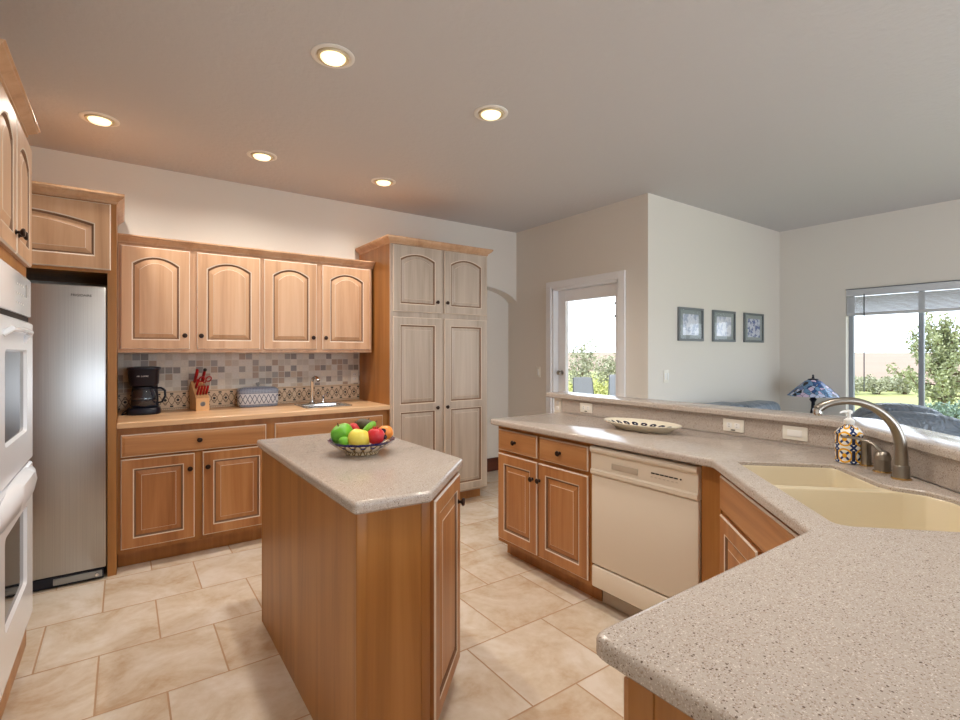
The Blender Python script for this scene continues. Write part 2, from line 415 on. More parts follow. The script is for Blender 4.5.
# back wall with an arched recess beside the pantry
mb = MB(); mb.box(XL, 2.72, YB, YN, 0, ZC); n = 16
arc = [(2.72 + (XD - 2.72) * i / n, 1.935 + .150 * (1 - (2 * i / n - 1) ** 2) ** .7 if 0 < i < n else 1.935) for i in range(n + 1)]
for i in range(n):
    (xa, za), (xb, zb) = arc[i], arc[i + 1]
    v = [mb.bm.verts.new(p) for p in ((xa, YB, za), (xb, YB, zb), (xb, YB, ZC), (xa, YB, ZC), (xa, YN, za), (xb, YN, zb), (xb, YN, ZC), (xa, YN, ZC))]
    for q in ((0, 1, 2, 3), (0, 4, 5, 1), (4, 7, 6, 5)): mb.face([v[k] for k in q])
mb.box(2.6, XD + .12, YN, YN + .12, 0, ZC)
struct(mb, 'wall_back', 'wall')
DY0, DY1, DZ = 2.985, 3.865, 2.03
mb = MB(); mb.box(XD, XD + .12, YP + .12, DY0, 0, ZC); mb.box(XD, XD + .12, DY1, YN, 0, ZC); mb.box(XD, XD + .12, DY0, DY1, DZ, ZC)
struct(mb, 'wall_garden', 'wall')
struct(MB().box(XD, XW + .12, YP, YP + .12, 0, ZC), 'wall_far', 'wall')
WY0, WY1, WZ0, WZ1 = .80, 2.03, .45, 2.01
mb = MB(); mb.box(XW, XW + .12, WY1, YP, 0, ZC); mb.box(XW, XW + .12, -.2, WY0, 0, ZC); mb.box(XW, XW + .12, YF, -2.4, 0, ZC)
for a, b in ((WY0, WY1), (-2.4, -.2)): mb.box(XW, XW + .12, a, b, 0, WZ0); mb.box(XW, XW + .12, a, b, WZ1, ZC)  # second opening is unseen, added for the side fill light
struct(mb, 'wall_right', 'wall')
mb = MB(); mb.box(XL, 1.1, YF - .12, YF, 0, ZC); mb.box(3.8, XW + .12, YF - .12, YF, 0, ZC); mb.box(1.1, 3.8, YF - .12, YF, 2.15, ZC); mb.box(1.1, 3.8, YF - .12, YF, 0, .15)  # unseen opening added for the fill light behind the camera
struct(mb, 'wall_front', 'wall')
struct(MB().box(2.722, XD - .001, YN - .018, YN, 0, .15, bev=.004), 'baseboard_back', 'dark_wood')
struct(MB().box(XD + .002, XW - .02, YP - .014, YP, 0, .09, bev=.004), 'baseboard_far', 'trim_white')
struct(MB().box(XW - .014, XW, -.2, YP - .016, 0, .09, bev=.004), 'baseboard_right', 'trim_white')

# glazed garden door
d1 = bpy.data.objects.new('door_1', None); COL.objects.link(d1); d1.location = (XD, (DY0 + DY1) / 2, 0); d1['kind'] = 'structure'
hw = (DY1 - DY0) / 2
mb = MB()
for s in (-1, 1): mb.box(-.018, 0, *sorted((s * hw, s * (hw + .075))), 0, DZ + .07, bev=.005); mb.box(0, .12, *sorted((s * (hw - .022), s * hw)), 0, DZ)
mb.box(-.018, 0, -hw, hw, DZ, DZ + .07, bev=.005); mb.box(0, .12, -hw, hw, DZ - .022, DZ)
mb.build('door_casing', 'trim_white', d1)
lw = hw - .026; st = .108; sr = .070; lx0, lx1 = .066, .11
mb = MB()
mb.box(lx0, lx1, lw - st, lw, .012, DZ - .026, bev=.003); mb.box(lx0, lx1, -lw, -lw + sr, .012, DZ - .026, bev=.003)
mb.box(lx0, lx1, -lw + sr, lw - st, DZ - .14, DZ - .026, bev=.003); mb.box(lx0, lx1, -lw + sr, lw - st, .012, .26, bev=.003)
leaf = mb.build('door_leaf', 'trim_white', d1)
boxpart('glass_pane', 'glass', leaf,   .086, .090, -lw + sr, lw - st, .26, DZ - .14)
for yy in (.17, -.13): MB().tube([(.082, yy, .27), (.082, yy, DZ - .15)], .0012, 6).build('blind_cord', 'window_frame', leaf)
for zz in (1.82, 1.70): boxpart('cord_clip', 'slot_dark', leaf, .076, .086, -lw + sr + .012, -lw + sr + .022, zz - .012, zz + .012)
MB().lathe([(.006, 0), (.028, .002), (.028, .006), (.011, .010), (.011, .028), (.024, .036), (.027, .048), (.020, .058), (0, .060)], 20, (lx0, lw - st / 2, 1.145), Matrix.Rotation(-PI / 2, 4, 'Y')).build('door_knob', 'steel_plain', leaf, 40)

# window in the right wall
w1 = bpy.data.objects.new('window_1', None); COL.objects.link(w1); w1.location = (XW, (WY0 + WY1) / 2, WZ0); w1['kind'] = 'structure'
hw = (WY1 - WY0) / 2; H = WZ1 - WZ0; fx0, fx1 = .078, .118
mb = MB()
for s in (-1, 1): mb.box(fx0, fx1, *sorted((s * hw, s * (hw - .04))), 0, H)
mb.box(fx0, fx1, -hw, hw, 0, .04); mb.box(fx0, fx1, -hw, hw, H - .04, H)
mb.build('window_frame', 'window_frame', w1)
boxpart('mullion', 'window_frame', w1, fx0 - .004, fx1, .012, .052, .04, H - .04, bev=.003)
boxpart('glass_pane', 'glass', w1, .094, .098, .052, hw - .04, .04, H - .04); boxpart('glass_pane', 'glass', w1, .094, .098, -hw + .04, .012, .04, H - .04)
boxpart('window_sill', 'trim_white', w1, -.02, .078, -hw - .02, hw + .02, -.02, 0, bev=.004)
bl = thing('window_blind', 'grey white horizontal blind drawn up at the top of the window', 'blind', (XW, (WY0 + WY1) / 2, WZ1))
boxpart('head_rail', 'blind', bl, -.012, .035, -hw + .004, hw - .004, -.075, -.008, bev=.003)
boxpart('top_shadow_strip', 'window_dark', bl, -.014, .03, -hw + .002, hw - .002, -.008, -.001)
mb = MB()
for k in range(15): z = -.082 - k * .0115; mb.box(-.006, .036, -hw + .008, hw - .008, z - .0075, z)
mb.build('slat_stack', 'blind', bl)
boxpart('bottom_rail', 'blind', bl, -.008, .038, -hw + .008, hw - .008, -.275, -.252, bev=.003)
MB().tube([(-.012, hw - .16, -.06), (-.012, hw - .16, -1.05)], .005, 8).build('tilt_wand', 'window_dark', bl)

# ------------------------------------------------------------------ cabinet parts
def knob(parent, x, z, y=-.02):
    return MB().lathe([(.009, 0), (.010, .002), (.0055, .005), (.0055, .012), (.014, .017), (.0165, .022), (.013, .027), (0, .029)], 14, (x, y, z), Matrix.Rotation(PI / 2, 4, 'X')).build('knob', 'bronze', parent, 40)
def outline(x0, x1, z0, zs, rise, n=12):
    p = [(x0, z0), (x1, z0), (x1, zs)]
    for k in range(1, n): q = k / n; t = 2 * q - 1; p.append((x1 + (x0 - x1) * q, zs + rise * (1 - t * t)))
    return p + [(x0, zs)]
def door(parent, x0, x1, z0, z1, rise=0, split=None, kn=None, fr=.056, name='door', wood='wood_door', t=.02, slabbed=False):
    mb = MB(); b = .006
    ls = [[(x0 + i, y, z0 + i), (x1 - i, y, z0 + i), (x1 - i, y, z1 - i), (x0 + i, y, z1 - i)] for i, y in ((0, 0), (0, -t + b), (b, -t))]
    mb.loops(ls, True, 0, True, mis=[0, 1])
    x0i, x1i, z0i, z1i = x0 + b, x1 - b, z0 + b, z1 - b
    if slabbed:
        i = .014; k = [[(x0i + q, y, z0i + q), (x1i - q, y, z0i + q), (x1i - q, y, z1i - q), (x0i + q, y, z1i - q)] for q, y in ((0, -t), (i * .4, -t), (i, -t - .003))]
        mb.loops(k, True, 0, False, True)
    else:
        regs = [(z0i, z1i, rise)] if not split else [(z0i, split, 0), (split, z1i, rise)]
        for (ra, rb, rs) in regs:
            fa = fr if ra == z0i else fr * .55; fb = fr if rb == z1i else fr * .55
            ox0, ox1, oz0, ozs = x0i + fr, x1i - fr, ra + fa, rb - fb - rs; n = 12
            outer = [(x0i, -t, ra), (x1i, -t, ra), (x1i, -t, rb)] + [(x1i + (x0i - x1i) * k / n, -t, rb) for k in range(1, n)] + [(x0i, -t, rb)]
            L = [outer]
            for i, y in ((0, -t), (.006, -t + .002), (.013, -t + .010), (.017, -t + .010), (.044, -t + .002), (.046, -t + .001)):
                L.append([(px, y, pz) for px, pz in outline(ox0 + i, ox1 - i, oz0 + i, ozs - i, rs)])
            mb.loops(L, True, 0, False, True, mis=[0, 1, 2, 2, 0, 1, 0])
    o = mb.build(name, [wood, 'glaze_edge', 'groove_brown'], parent)
    if kn: knob(o, kn[0], kn[1], -t - (.003 if slabbed else 0))
    return o
def crown(parent, path, z, h=.055, out=.045, name='crown', mat='wood_door'):
    """moulding swept along plan points; outside is to the right of the walking direction"""
    prof = [(0, 0), (.006, .004), (.006, .014), (.018, .024), (.034, .036), (.036, .042), (out, .046), (out, h), (-.02, h)]
    n = len(path); P = [Vector(p) for p in path]; ls = []
    for q, zz in prof:
        l = []
        for i in range(n):
            a = (P[i] - P[i - 1]).normalized() if i else None; b = (P[i + 1] - P[i]).normalized() if i < n - 1 else None
            na = Vector((a.y, -a.x)) if a else None; nb = Vector((b.y, -b.x)) if b else None
            k = (na + nb) / (1 + na.dot(nb)) if a and b else (na or nb); l.append((P[i].x + k.x * q, P[i].y + k.y * q, z + zz))
        ls.append(l)
    mb = MB(); vl = mb.loops(ls, False)
    for e in (0, -1): mb.face([l[e] for l in vl])
    return mb.build(name, mat, parent)
def carcass(parent, w, d, z0, z1, toe=0, toeset=.075, mat='wood_panel', top=None):
    mb = MB(); mb.box(0, w, .019, d, z0 + toe, top or z1); mb.build('cabinet_body', mat, parent)
    boxpart('face_frame', mat, parent, 0, w, 0, .019, z0 + toe, z1)
    if toe: boxpart('toe_kick', mat, parent, .002, w - .002, toeset, d - .01, z0, z0 + toe)

# ---- tall oven cabinet at the left edge
ov = thing('oven_cabinet', 'tall maple cabinet around the white double oven at the left edge', 'cabinet', (-.342, 2.13, 0), PI / 2)
mb = MB(); w = .76
mb.box(0, w, .019, .60, .10, .235); mb.box(0, w, .019, .60, 1.68, 2.30); mb.box(0, .02, .019, .60, .235, 1.68); mb.box(w - .02, w, .019, .60, .235, 1.68); mb.box(.02, w - .02, .58, .60, .235, 1.68)
mb.build('cabinet_body', 'wood_panel', ov)
mb = MB()
for a, b, c, d in ((0, .018, .1, 2.30), (w - .018, w, .1, 2.30), (.018, w - .018, .1, .235), (.018, w - .018, 1.68, 2.30)): mb.box(a, b, 0, .019, c, d)
mb.build('face_frame', 'wood_panel', ov)
boxpart('toe_kick', 'wood_panel', ov, .002, w - .002, .05, .59, 0, .10)
door(ov, .012, .372, 1.725, 2.235, .045, kn=(.345, 1.80)); door(ov, .384, .748, 1.725, 2.235, .045, kn=(.412, 1.80))
crown(ov, [(0, 0), (w, 0), (w, .58)], 2.285, .05, .042)
do = thing('double_oven', 'white double wall oven with control panel and bowed handle', 'oven', (-.342, 2.13, 0), PI / 2)
a, b = .02, w - .004
boxpart('oven_housing', 'oven_white', do, a + .004, w - .024, .022, .56, .24, 1.675)
boxpart('control_panel', 'oven_white', do, a, b, -.016, -.001, 1.508, 1.668, bev=.006)
for o in [do.children[-1]]:
    boxpart('display_window', 'oven_grey', o, .615, .655, -.0175, -.015, 1.585, 1.635)
    for i in range(4):
        for j in range(3): boxpart('button', 'oven_mark', o, .40 + i * .045, .425 + i * .045, -.0166, -.0155, 1.545 + j * .036, 1.552 + j * .036)
boxpart('vent_strip', 'dark_gap', do, a + .006, b - .006, -.008, -.001, 1.488, 1.508)
def oven_door(z0, z1, wz0, wz1):
    mb = MB(); wx0, wx1 = .13, .60; yf, yb = -.022, -.001
    out = [(a, z0), (b, z0), (b, z1), (a, z1)]; inn = [(wx0, wz0), (wx1, wz0), (wx1, wz1), (wx0, wz1)]
    ro = [Vector((p.x, p.y)) for p in round_poly(out, .012, 4)]
    ri = [Vector((p.x, p.y)) for p in round_poly(inn, .03, 4)]
    L = [[(p.x, yb, p.y) for p in ro], [(p.x, yf + .008, p.y) for p in ro], [(p.x, yf, p.y) for p in offset(ro, .008)], [(p.x, yf, p.y) for p in ri], [(p.x, yf + .012, p.y) for p in offset(ri, .008)]]
    mb.loops(L, True, 0, True, False); o = mb.build('oven_door', 'oven_white', do, 40)
    mb = MB(); mb.loops([[(p.x, yf + .011, p.y) for p in offset(ri, .006)], [(p.x, yf + .014, p.y) for p in offset(ri, .006)]], True, 0, True, True); mb.build('window_glass', 'black_glass', o)
    return o
o = oven_door(.905, 1.486, 1.04, 1.37)
mb = MB(); mb.tube([(.10, -.02, 1.42), (.105, -.042, 1.438), (.31, -.046, 1.442), (.515, -.042, 1.438), (.53, -.034, 1.425), (.53, -.02, 1.40)], .010, 10); mb.build('handle', 'oven_white', o, 50)
o = oven_door(.24, .895, .42, .74)
mb = MB(); ls = []
for i in range(15):
    t = i / 14; x = a + (b - a) * t; bow = .034 * math.sin(PI * t) ** .8
    zc = .825 + .03 * math.sin(PI * t)
    ls.append([(x, -.018, zc - .05), (x, -.022 - bow, zc - .04), (x, -.030 - bow, zc), (x, -.024 - bow, zc + .036), (x, -.018, zc + .048)])
mb.loops(ls, True, 0, True, True); mb.build('handle', 'oven_white', o, 60)

# ---- refrigerator and its surround
rf = thing('refrigerator', 'tall stainless steel refrigerator between oven cabinet and base cabinets', 'refrigerator', (-.93, 3.745, 0))
rw = .845
boxpart('refrigerator_body', 'oven_grey', rf, .006, rw - .006, .066, .68, .055, 1.74)
o = boxpart('door', 'stainless', rf, 0, rw, 0, .062, .075, 1.752, bev=.008)
text_part(o, 'FRIGIDAIRE', .019, (.728, -.0012, 1.693), (PI / 2, 0, 0), 'slot_dark')
mb = MB(); mb.tube([(.06, 0, .45), (.06, -.05, .47), (.06, -.05, 1.60), (.06, 0, 1.62)], .013, 10); mb.build('door_handle', 'steel_plain', o, 50)
g = boxpart('toe_grille', 'black_plastic', rf, .01, rw - .012, .02, .10, .006, .066, bev=.004)
boxpart('grille_cover', 'oven_grey', g, .60, rw - .02, .012, .024, .018, .056, bev=.003)
MB().lathe([(.008, 0), (.012, .004), (.010, .012), (0, .014)], 12, (rw - .045, .012, .037), Matrix.Rotation(PI / 2, 4, 'X')).build('levelling_knob', 'chrome', g, 40)
fc = thing('refrigerator_cabinet', 'maple cabinet with one arched door above the refrigerator and full height side panel', 'cabinet', (-.965, 3.78, 0))
w = .93
boxpart('cabinet_body', 'wood_panel', fc, 0, w - .045, .019, .665, 1.84, 2.275)
boxpart('face_frame', 'wood_panel', fc, 0, w - .045, 0, .019, 1.838, 2.275)
boxpart('side_panel', 'wood_panel', fc, w - .045, w, 0, .665, 0, 2.275)
door(fc, .03, w - .028, 1.856, 2.255, .05, fr=.07)
crown(fc, [(0, 0), (w, 0), (w, .66)], 2.262, .06, .04)

# ---- wall cabinets
uy = 4.12
for (x0, dl, lab) in ((-.033, ((.015, .418, .385), (.461, .886, .487)), 'two-door maple wall cabinet above the coffee maker and knife block'),
                      (.868, ((.013, .418, .385), (.463, .880, .487)), 'two-door maple wall cabinet above the bar sink')):
    w = .899; k = thing('wall_cabinet', lab, 'cabinet', (x0, uy, 0), 0, 'wall cabinets over the wood worktop')
    boxpart('cabinet_body', 'wood_panel', k, 0, w, .019, YB - uy, 1.362, 2.10); boxpart('face_frame', 'wood_door', k, 0, w, 0, .019, 1.358, 2.10)
    for a, b, kx in dl: door(k, a, b, 1.382, 2.078, .05, kn=(kx, 1.478))
mc = crown(None, [(-.033, uy), (1.782, uy)], 2.092, .055, .045, 'crown_molding')
tag(mc, 'long stepped maple crown molding along the top of the wall cabinets', 'molding')

# ---- pantry
pn = thing('pantry_cabinet', 'tall four-door maple pantry with cool daylight tinted into its fronts beside the arched recess', 'cabinet', (1.787, 3.78, 0))
w = .985
boxpart('cabinet_body', 'wood_panel', pn, 0, w, .019, YB - 3.78, .10, 2.275)
boxpart('face_frame', 'wood_cool_lit', pn, 0, w, 0, .019, .10, 2.275)
boxpart('toe_kick', 'wood_panel', pn, .018, w - .018, .09, .66, 0, .10); boxpart('side_panel', 'wood_panel', pn, 0, .018, .03, .665, 0, .10)
for a, b, kx in ((.016, .478, .430), (.509, .969, .530)):
    door(pn, a, b, 1.700, 2.252, .045, kn=(kx, 1.793), wood='wood_cool_lit'); door(pn, a, b, .118, 1.655, 0, .892, kn=(kx, .880), wood='wood_cool_lit')
crown(pn, [(0, .66), (0, 0), (w, 0), (w, .66)], 2.258, .06, .042)

# ---- base cabinets on the back wall with the wood worktop
by = 3.83
bc = [((.018, .418), (.466, .886), 'maple base cabinet with one drawer and two doors left of the island'),
      ((.026, .418), (.466, .868), 'maple base cabinet under the bar sink partly hidden by the island')]
for i, (da, db, lab) in enumerate(bc):
    w = .899 if i == 0 else .919; k = thing('base_cabinet', lab, 'cabinet', (-.033 + .899 * i, by, 0), 0, 'base cabinets under the wood worktop')
    carcass(k, w, YB - by, 0, .888, .105, top=None if i == 0 else .77)
    if i == 0: door(k, .018, .866, .705, .845, name='drawer_front', wood='wood_warm_lit_across', slabbed=True, kn=(.446, .778))
    else: door(k, .026, .868, .705, .845, name='false_drawer_front', wood='wood_warm_lit_across', slabbed=True)
    door(k, da[0], da[1], .132, .692, wood='wood_warm_lit', kn=(da[1] - .028, .592)); door(k, db[0], db[1], .132, .692, wood='wood_warm_lit', kn=(db[0] + .028, .592))
mb = MB(); hole = [(1.175, 3.955), (1.50, 3.955), (1.50, 4.20), (1.175, 4.20)]
slab(mb, [Vector(p) for p in ((-.034, 3.785), (1.786, 3.785), (1.786, YB - .001), (-.034, YB - .001))], .889, .925, .006, [[Vector(p) for p in round_poly([Vector(h) for h in hole], .03, 4)]])
tag(mb.build('wood_countertop', 'wood_counter'), 'long pale wood countertop on the back wall base cabinets', 'countertop')
bs = thing('backsplash', 'grey and beige mosaic tile backsplash with patterned border behind the wood countertop', 'backsplash', (-.032, YB - .012, .926))
boxpart('mosaic_field', 'mosaic', bs, 0, 1.817, .002, .0115, .142, .431)
boxpart('tile_border', 'border', bs, 0, 1.817, 0, .0115, 0, .142)
# bar sink
sk = thing('bar_sink', 'small steel bar sink set in the wood countertop', 'sink', (1.3375, 4.0775, .926))
rim = [Vector(p) for p in round_poly([Vector(q) for q in ((-.19, -.15), (.19, -.15), (.19, .20), (-.19, .20))], .03, 4)]
bo = [Vector(p) for p in round_poly([Vector(q) for q in ((-.155, -.115), (.155, -.115), (.155, .11), (-.155, .11))], .03, 4)]
mb = MB(); mb.loops([[(p.x, p.y, z) for p in q] for q, z in ((rim, 0), (offset(rim, .002), .005), (offset(bo, -.006), .005), (bo, .001), (offset(bo, .012), -.14))], True, 0, False, True)
mb.build('basin', 'chrome', sk, 40)
MB().lathe([(.022, 0), (.022, .002), (.016, .004), (0, .003)], 16, (0, 0, -.139)).build('drain', 'steel_plain', sk)
fa = thing('bar_faucet', 'small chrome gooseneck faucet behind the bar sink', 'faucet', (1.29, 4.245, .932))
MB().lathe([(.026, 0), (.026, .006), (.014, .012), (.012, .03)], 16).tube([(0, 0, .02), (0, 0, .18), (.003, -.012, .205), (.012, -.04, .220), (.020, -.072, .214), (.026, -.09, .190)], .013, 12).build('spout', 'chrome', fa, 50)
MB().lathe([(.020, 0), (.020, .006), (.013, .012), (.012, .045), (.015, .05), (.013, .06), (0, .062)], 14, (.095, .005, 0)).tube([(.095, .005, .055), (.10, -.01, .066), (.125, -.035, .078)], .005, 8).build('handle', 'chrome', fa, 50)

# outlets and switches
def outlet(name, label, cat, loc, rz, wide=True, kind='duplex', group=None):
    t = thing(name, label, cat, loc, rz, group); w, h = (.113, .067) if wide else (.070, .114)
    boxpart('cover_plate', 'plate_white', t, -w / 2, w / 2, -.006, 0, -h / 2, h / 2, bev=.003)
    if kind == 'duplex':
        for s in (-1, 1):
            cx, cz = (s * .021, 0) if wide else (0, s * .021)
            o = boxpart('receptacle', 'white_plastic', t, cx - .014, cx + .014, -.0078, -.0055, cz - .014, cz + .014, bev=.002)
            mb = MB()
            for q in (-1, 1): mb.box(*((cx - .005, cx + .003, -.0083, -.0076, cz + q * .006 - .001, cz + q * .006 + .001) if wide else (cx + q * .006 - .001, cx + q * .006 + .001, -.0083, -.0076, cz - .003, cz + .006)))
            mb.build('slots', 'slot_dark', o)
    elif kind == 'rocker':
        boxpart('rocker', 'white_plastic', t, *((-.033, .033, -.010, -.0055, -.016, .016) if wide else (-.016, .016, -.010, -.0055, -.033, .033)), bev=.003)
    elif kind == 'double':
        for s in (-1, 1): boxpart('rocker', 'white_plastic', t, s * .019 - .013, s * .019 + .013, -.010, -.0055, -.030, .030, bev=.002)
    if kind == 'duplex' and wide: boxpart('reset_button', 'slot_dark', t, -.011, .011, -.0079, -.006, -.027, -.021)
    return t
outlet('wall_outlet', 'upright white outlet on the mosaic backsplash beside the pantry', 'outlet', (1.735, YB - .0122, 1.135), 0, False)

# ---- things on the wood countertop
ZW = .9255
cm = thing('coffee_maker', 'black drip coffee maker with glass carafe on the wood countertop', 'coffee maker', (.118, 4.27, ZW), R(-6))
def oval(w, d, z, n=24, cx=0, cy=0, p=3.2):
    out = []
    for i in range(n):
        t = 2 * PI * i / n; c, s = math.cos(t), math.sin(t)
        out.append((cx + w * math.copysign(abs(c) ** (2 / p), c), cy + d * math.copysign(abs(s) ** (2 / p), s), z))
    return out
mb = MB(); mb.loops([oval(.098, .105, 0), oval(.102, .110, .008), oval(.100, .108, .036), oval(.092, .10, .046)], True, 0, True, True); mb.build('base', 'black_plastic', cm, 40)
mb = MB(); mb.loops([oval(.085, .035, .04, cy=.07), oval(.078, .034, .20, cy=.07)], True, 0, True, True); mb.build('back_column', 'black_plastic', cm, 40)
mb = MB(); mb.loops([oval(.082, .092, .200), oval(.088, .100, .215), oval(.094, .104, .305), oval(.098, .107, .312)], True, 0, True, True); o = mb.build('brew_head', 'black_plastic', cm, 40)
mb = MB(); mb.loops([oval(.099, .108, .312), oval(.101, .110, .318), oval(.098, .107, .328), oval(.06, .06, .333)], True, 0, True, True); mb.build('lid', 'black_plastic', cm, 40)
text_part(o, 'MR. COFFEE', .0125, (0, -.1045, .268), (PI / 2 - .1, 0, 0), 'white_plastic')
ca = MB().lathe([(.062, .048), (.072, .056), (.076, .10), (.070, .145), (.056, .178), (.056, .186)], 24, (0, -.02, 0)).build('carafe', 'carafe_glass', cm, 50)
MB().lathe([(.060, .176), (.062, .178), (.062, .192), (.02, .197), (0, .197)], 24, (0, -.02, 0)).build('carafe_lid', 'black_plastic', ca, 40)
MB().lathe([(.0745, .100), (.0775, .101), (.0775, .106), (.0745, .107)], 24, (0, -.02, 0)).build('carafe_band', 'black_plastic', ca)
MB().tube([(.060, -.04, .182), (.105, -.06, .184), (.128, -.068, .165), (.130, -.069, .125), (.112, -.06, .085), (.074, -.045, .075)], .010, 10, sq=(1, .7)).build('carafe_handle', 'black_plastic', ca, 60)
cd = MB().tube([(-.09, .10, .03), (-.118, .11, .012), (-.128, .05, .007), (-.122, -.06, .007), (-.10, -.02, .007)], .0045, 8).build('power_cord', 'black_plastic', cm, 60)
kb = thing('knife_block', 'slanted pale wood knife block on the wood countertop beside the coffee maker', 'knife block', (.468, 4.30, ZW), R(9))
mb = MB(); prof = [(-.075, 0), (.085, 0), (.11, .17), (.065, .215), (-.060, .100), (-.075, .095)]
mb.loops([[(s * .045, y, z) for y, z in prof] for s in (-1, 1)], True, 0, True, True); mb.build('block', 'wood_block', kb)
MB().lathe([(.018, 0), (.018, .001), (.0155, .001), (.0155, 0)], 24, (0, -.0755, .05), Matrix.Rotation(PI / 2, 4, 'X')).build('round_stamp', 'oven_grey', kb)
def hilt(name, label, cat, x, y, z, L, r, group=None, tilt=R(42)):
    ca_, sa_ = math.cos(R(9)), math.sin(R(9)); r *= 1.25
    t = thing(name, label, cat, (kb.location.x + x * ca_ - y * sa_, kb.location.y + x * sa_ + y * ca_, ZW + z), 0, group); t.rotation_euler = (tilt, 0, R(9))
    MB().tube([(0, 0, .001), (0, 0, .01)], r * .9, 10, sq=(1, .6)).build('bolster', 'steel_plain', t, 50)
    MB().tube([(0, 0, .01), (0, 0, L * .3), (0, 0, L * .75), (0, .004, L)], [r * .95, r, r * 1.1, r * .95], 10, sq=(1, .7)).build('handle', 'red_handle', t, 50)
    return t
names = ['leftmost', 'second from left', 'third from left', 'rightmost']
for i in range(4): hilt('steak_knife', f'{names[i]} of the four short red-handled knives in the block front', 'knife', -.030 + i * .020, -.042, .118, .085, .0085, 'short red knives in the block')
hilt('kitchen_knife', 'large red-handled knife standing highest at the left of the block', 'knife', -.024, .052, .206, .125, .012)
hilt('paring_knife', 'medium red-handled knife between the large knife and the scissors', 'knife', -.026, .006, .163, .085, .010)
t = hilt('sharpening_steel', 'red and black handled rod standing behind the scissors in the block', 'sharpening steel', .030, .060, .212, .115, .011)
MB().ball((0, 0, .12), .013).build('end_cap', 'slot_dark', t, 60)
t = thing('kitchen_scissors', 'red-handled scissors with open finger loops at the right of the knife block', 'scissors', (kb.location.x + .026, kb.location.y + .010, ZW + .181)); t.rotation_euler = (R(38), 0, R(9))
MB().box(-.007, .007, -.003, .003, -.004, .035, bev=.001).build('blades', 'steel_plain', t)
for s in (-1, 1):
    MB().tube([(s * .004, 0, .03)] + [(s * (.024 + .018 * math.cos(q)), 0, .065 + .024 * math.sin(q)) for q in [PI * 1.25 + s * 0 + 2 * PI * k / 16 for k in range(17)]] , .0048, 8).build('finger_loop', 'red_handle', t, 60)
bx = thing('ceramic_crock', 'oblong blue and white patterned ceramic box with lid on the wood countertop', 'crock', (.885, 4.345, ZW), R(-3))
mb = MB(); mb.loops([oval(.138, .068, 0, 32, p=5), oval(.146, .073, .008, 32, p=5), oval(.150, .076, .05, 32, p=5), oval(.150, .076, .118, 32, p=5)], True, 0, True, True); mb.build('box', 'crock', bx, 40)
mb = MB(); mb.loops([oval(.154, .079, .119, 32, p=5), oval(.154, .079, .130, 32, p=5), oval(.140, .07, .146, 32, p=5), oval(.10, .05, .154, 32, p=4), oval(.02, .015, .158, 32, p=3)], True, 0, True, True); o = mb.build('lid', 'crock', bx, 40)
MB().lathe([(.012, .156), (.010, .166), (.016, .176), (.018, .186), (.010, .193), (0, .194)], 16).build('lid_knob', 'oven_grey', o, 50)

# ------------------------------------------------------------------ island
isl = thing('island_cabinet', 'maple kitchen island cabinet with a door on its angled corner', 'island', (.577, 2.70, 0))
# local plan: x to the right, y towards the back wall (negative towards the camera)
P = [(0, 0), (0, -1.255), (.240, -1.255), (.560, -.935), (.560, 0)]
mb = MB(); mb.loops([[(x, y, z) for x, y in P] for z in (.10, .876)], True, 0, True, True); mb.build('cabinet_body', 'wood_panel', isl)
mb = MB(); mb.loops([[(x, y, z) for x, y in ((.004, -.002), (.004, -1.25), (.225, -1.25), (.49, -.92), (.49, -.002))] for z in (0, .10)], True, 0, True, True); mb.build('toe_kick', 'wood_panel', isl)
boxpart('side_panel', 'wood_panel', isl, -.006, 0, -1.247, -.008, 0, .876)
boxpart('corner_post', 'wood_panel', isl, -.008, .028, -1.263, -1.247, 0, .876, bev=.004)
boxpart('corner_post', 'wood_panel', isl, -.008, .010, -.012, .006, 0, .876, bev=.003)
boxpart('end_panel', 'wood_panel', isl, .028, .212, -1.259, -1.250, 0, .876); boxpart('corner_post', 'wood_panel', isl, .212, .246, -1.262, -1.250, .10, .876, bev=.003)
af = bpy.data.objects.new('angled_front', None)
mb = MB()
o = door(isl, .028, .43, .10, .862, 0, kn=(.385, .755), fr=.05, wood='wood_warm_lit')
o.location = (.240, -1.255, 0); o.rotation_euler = (0, 0, R(45))
mb = MB(); pts = round_poly([Vector(p) for p in ((.553, 2.748), (.553, 1.418), (.808, 1.402), (1.165, 1.762), (1.165, 2.748))], [.01, .02, .02, .015, .01], 4)
slab(mb, pts, .877, .914, .012)
tag(mb.build('island_countertop', 'stone', None, 40), 'speckled beige stone countertop on the kitchen island', 'countertop')

# fruit bowl
ZI = .9145; BX, BY = .862, 2.115
bw = thing('fruit_bowl', 'footed patterned ceramic bowl with scalloped navy rim on the island', 'bowl', (BX, BY, ZI))
mb = MB(); n = 72
def scal(r, z, k): return [(r * (1 + k * math.cos(18 * 2 * PI * i / n)) * math.cos(2 * PI * i / n), r * (1 + k * math.cos(18 * 2 * PI * i / n)) * math.sin(2 * PI * i / n), z) for i in range(n)]
mb.loops([scal(.072, 0, 0), scal(.075, .006, 0), scal(.070, .010, 0), scal(.098, .022, .01), scal(.124, .040, .015), scal(.146, .060, .025), scal(.141, .060, .025), scal(.118, .042, .015), scal(.09, .024, .01), scal(.05, .014, 0)], True, 0, True, True)
mb.build('bowl', 'bowl', bw, 60)
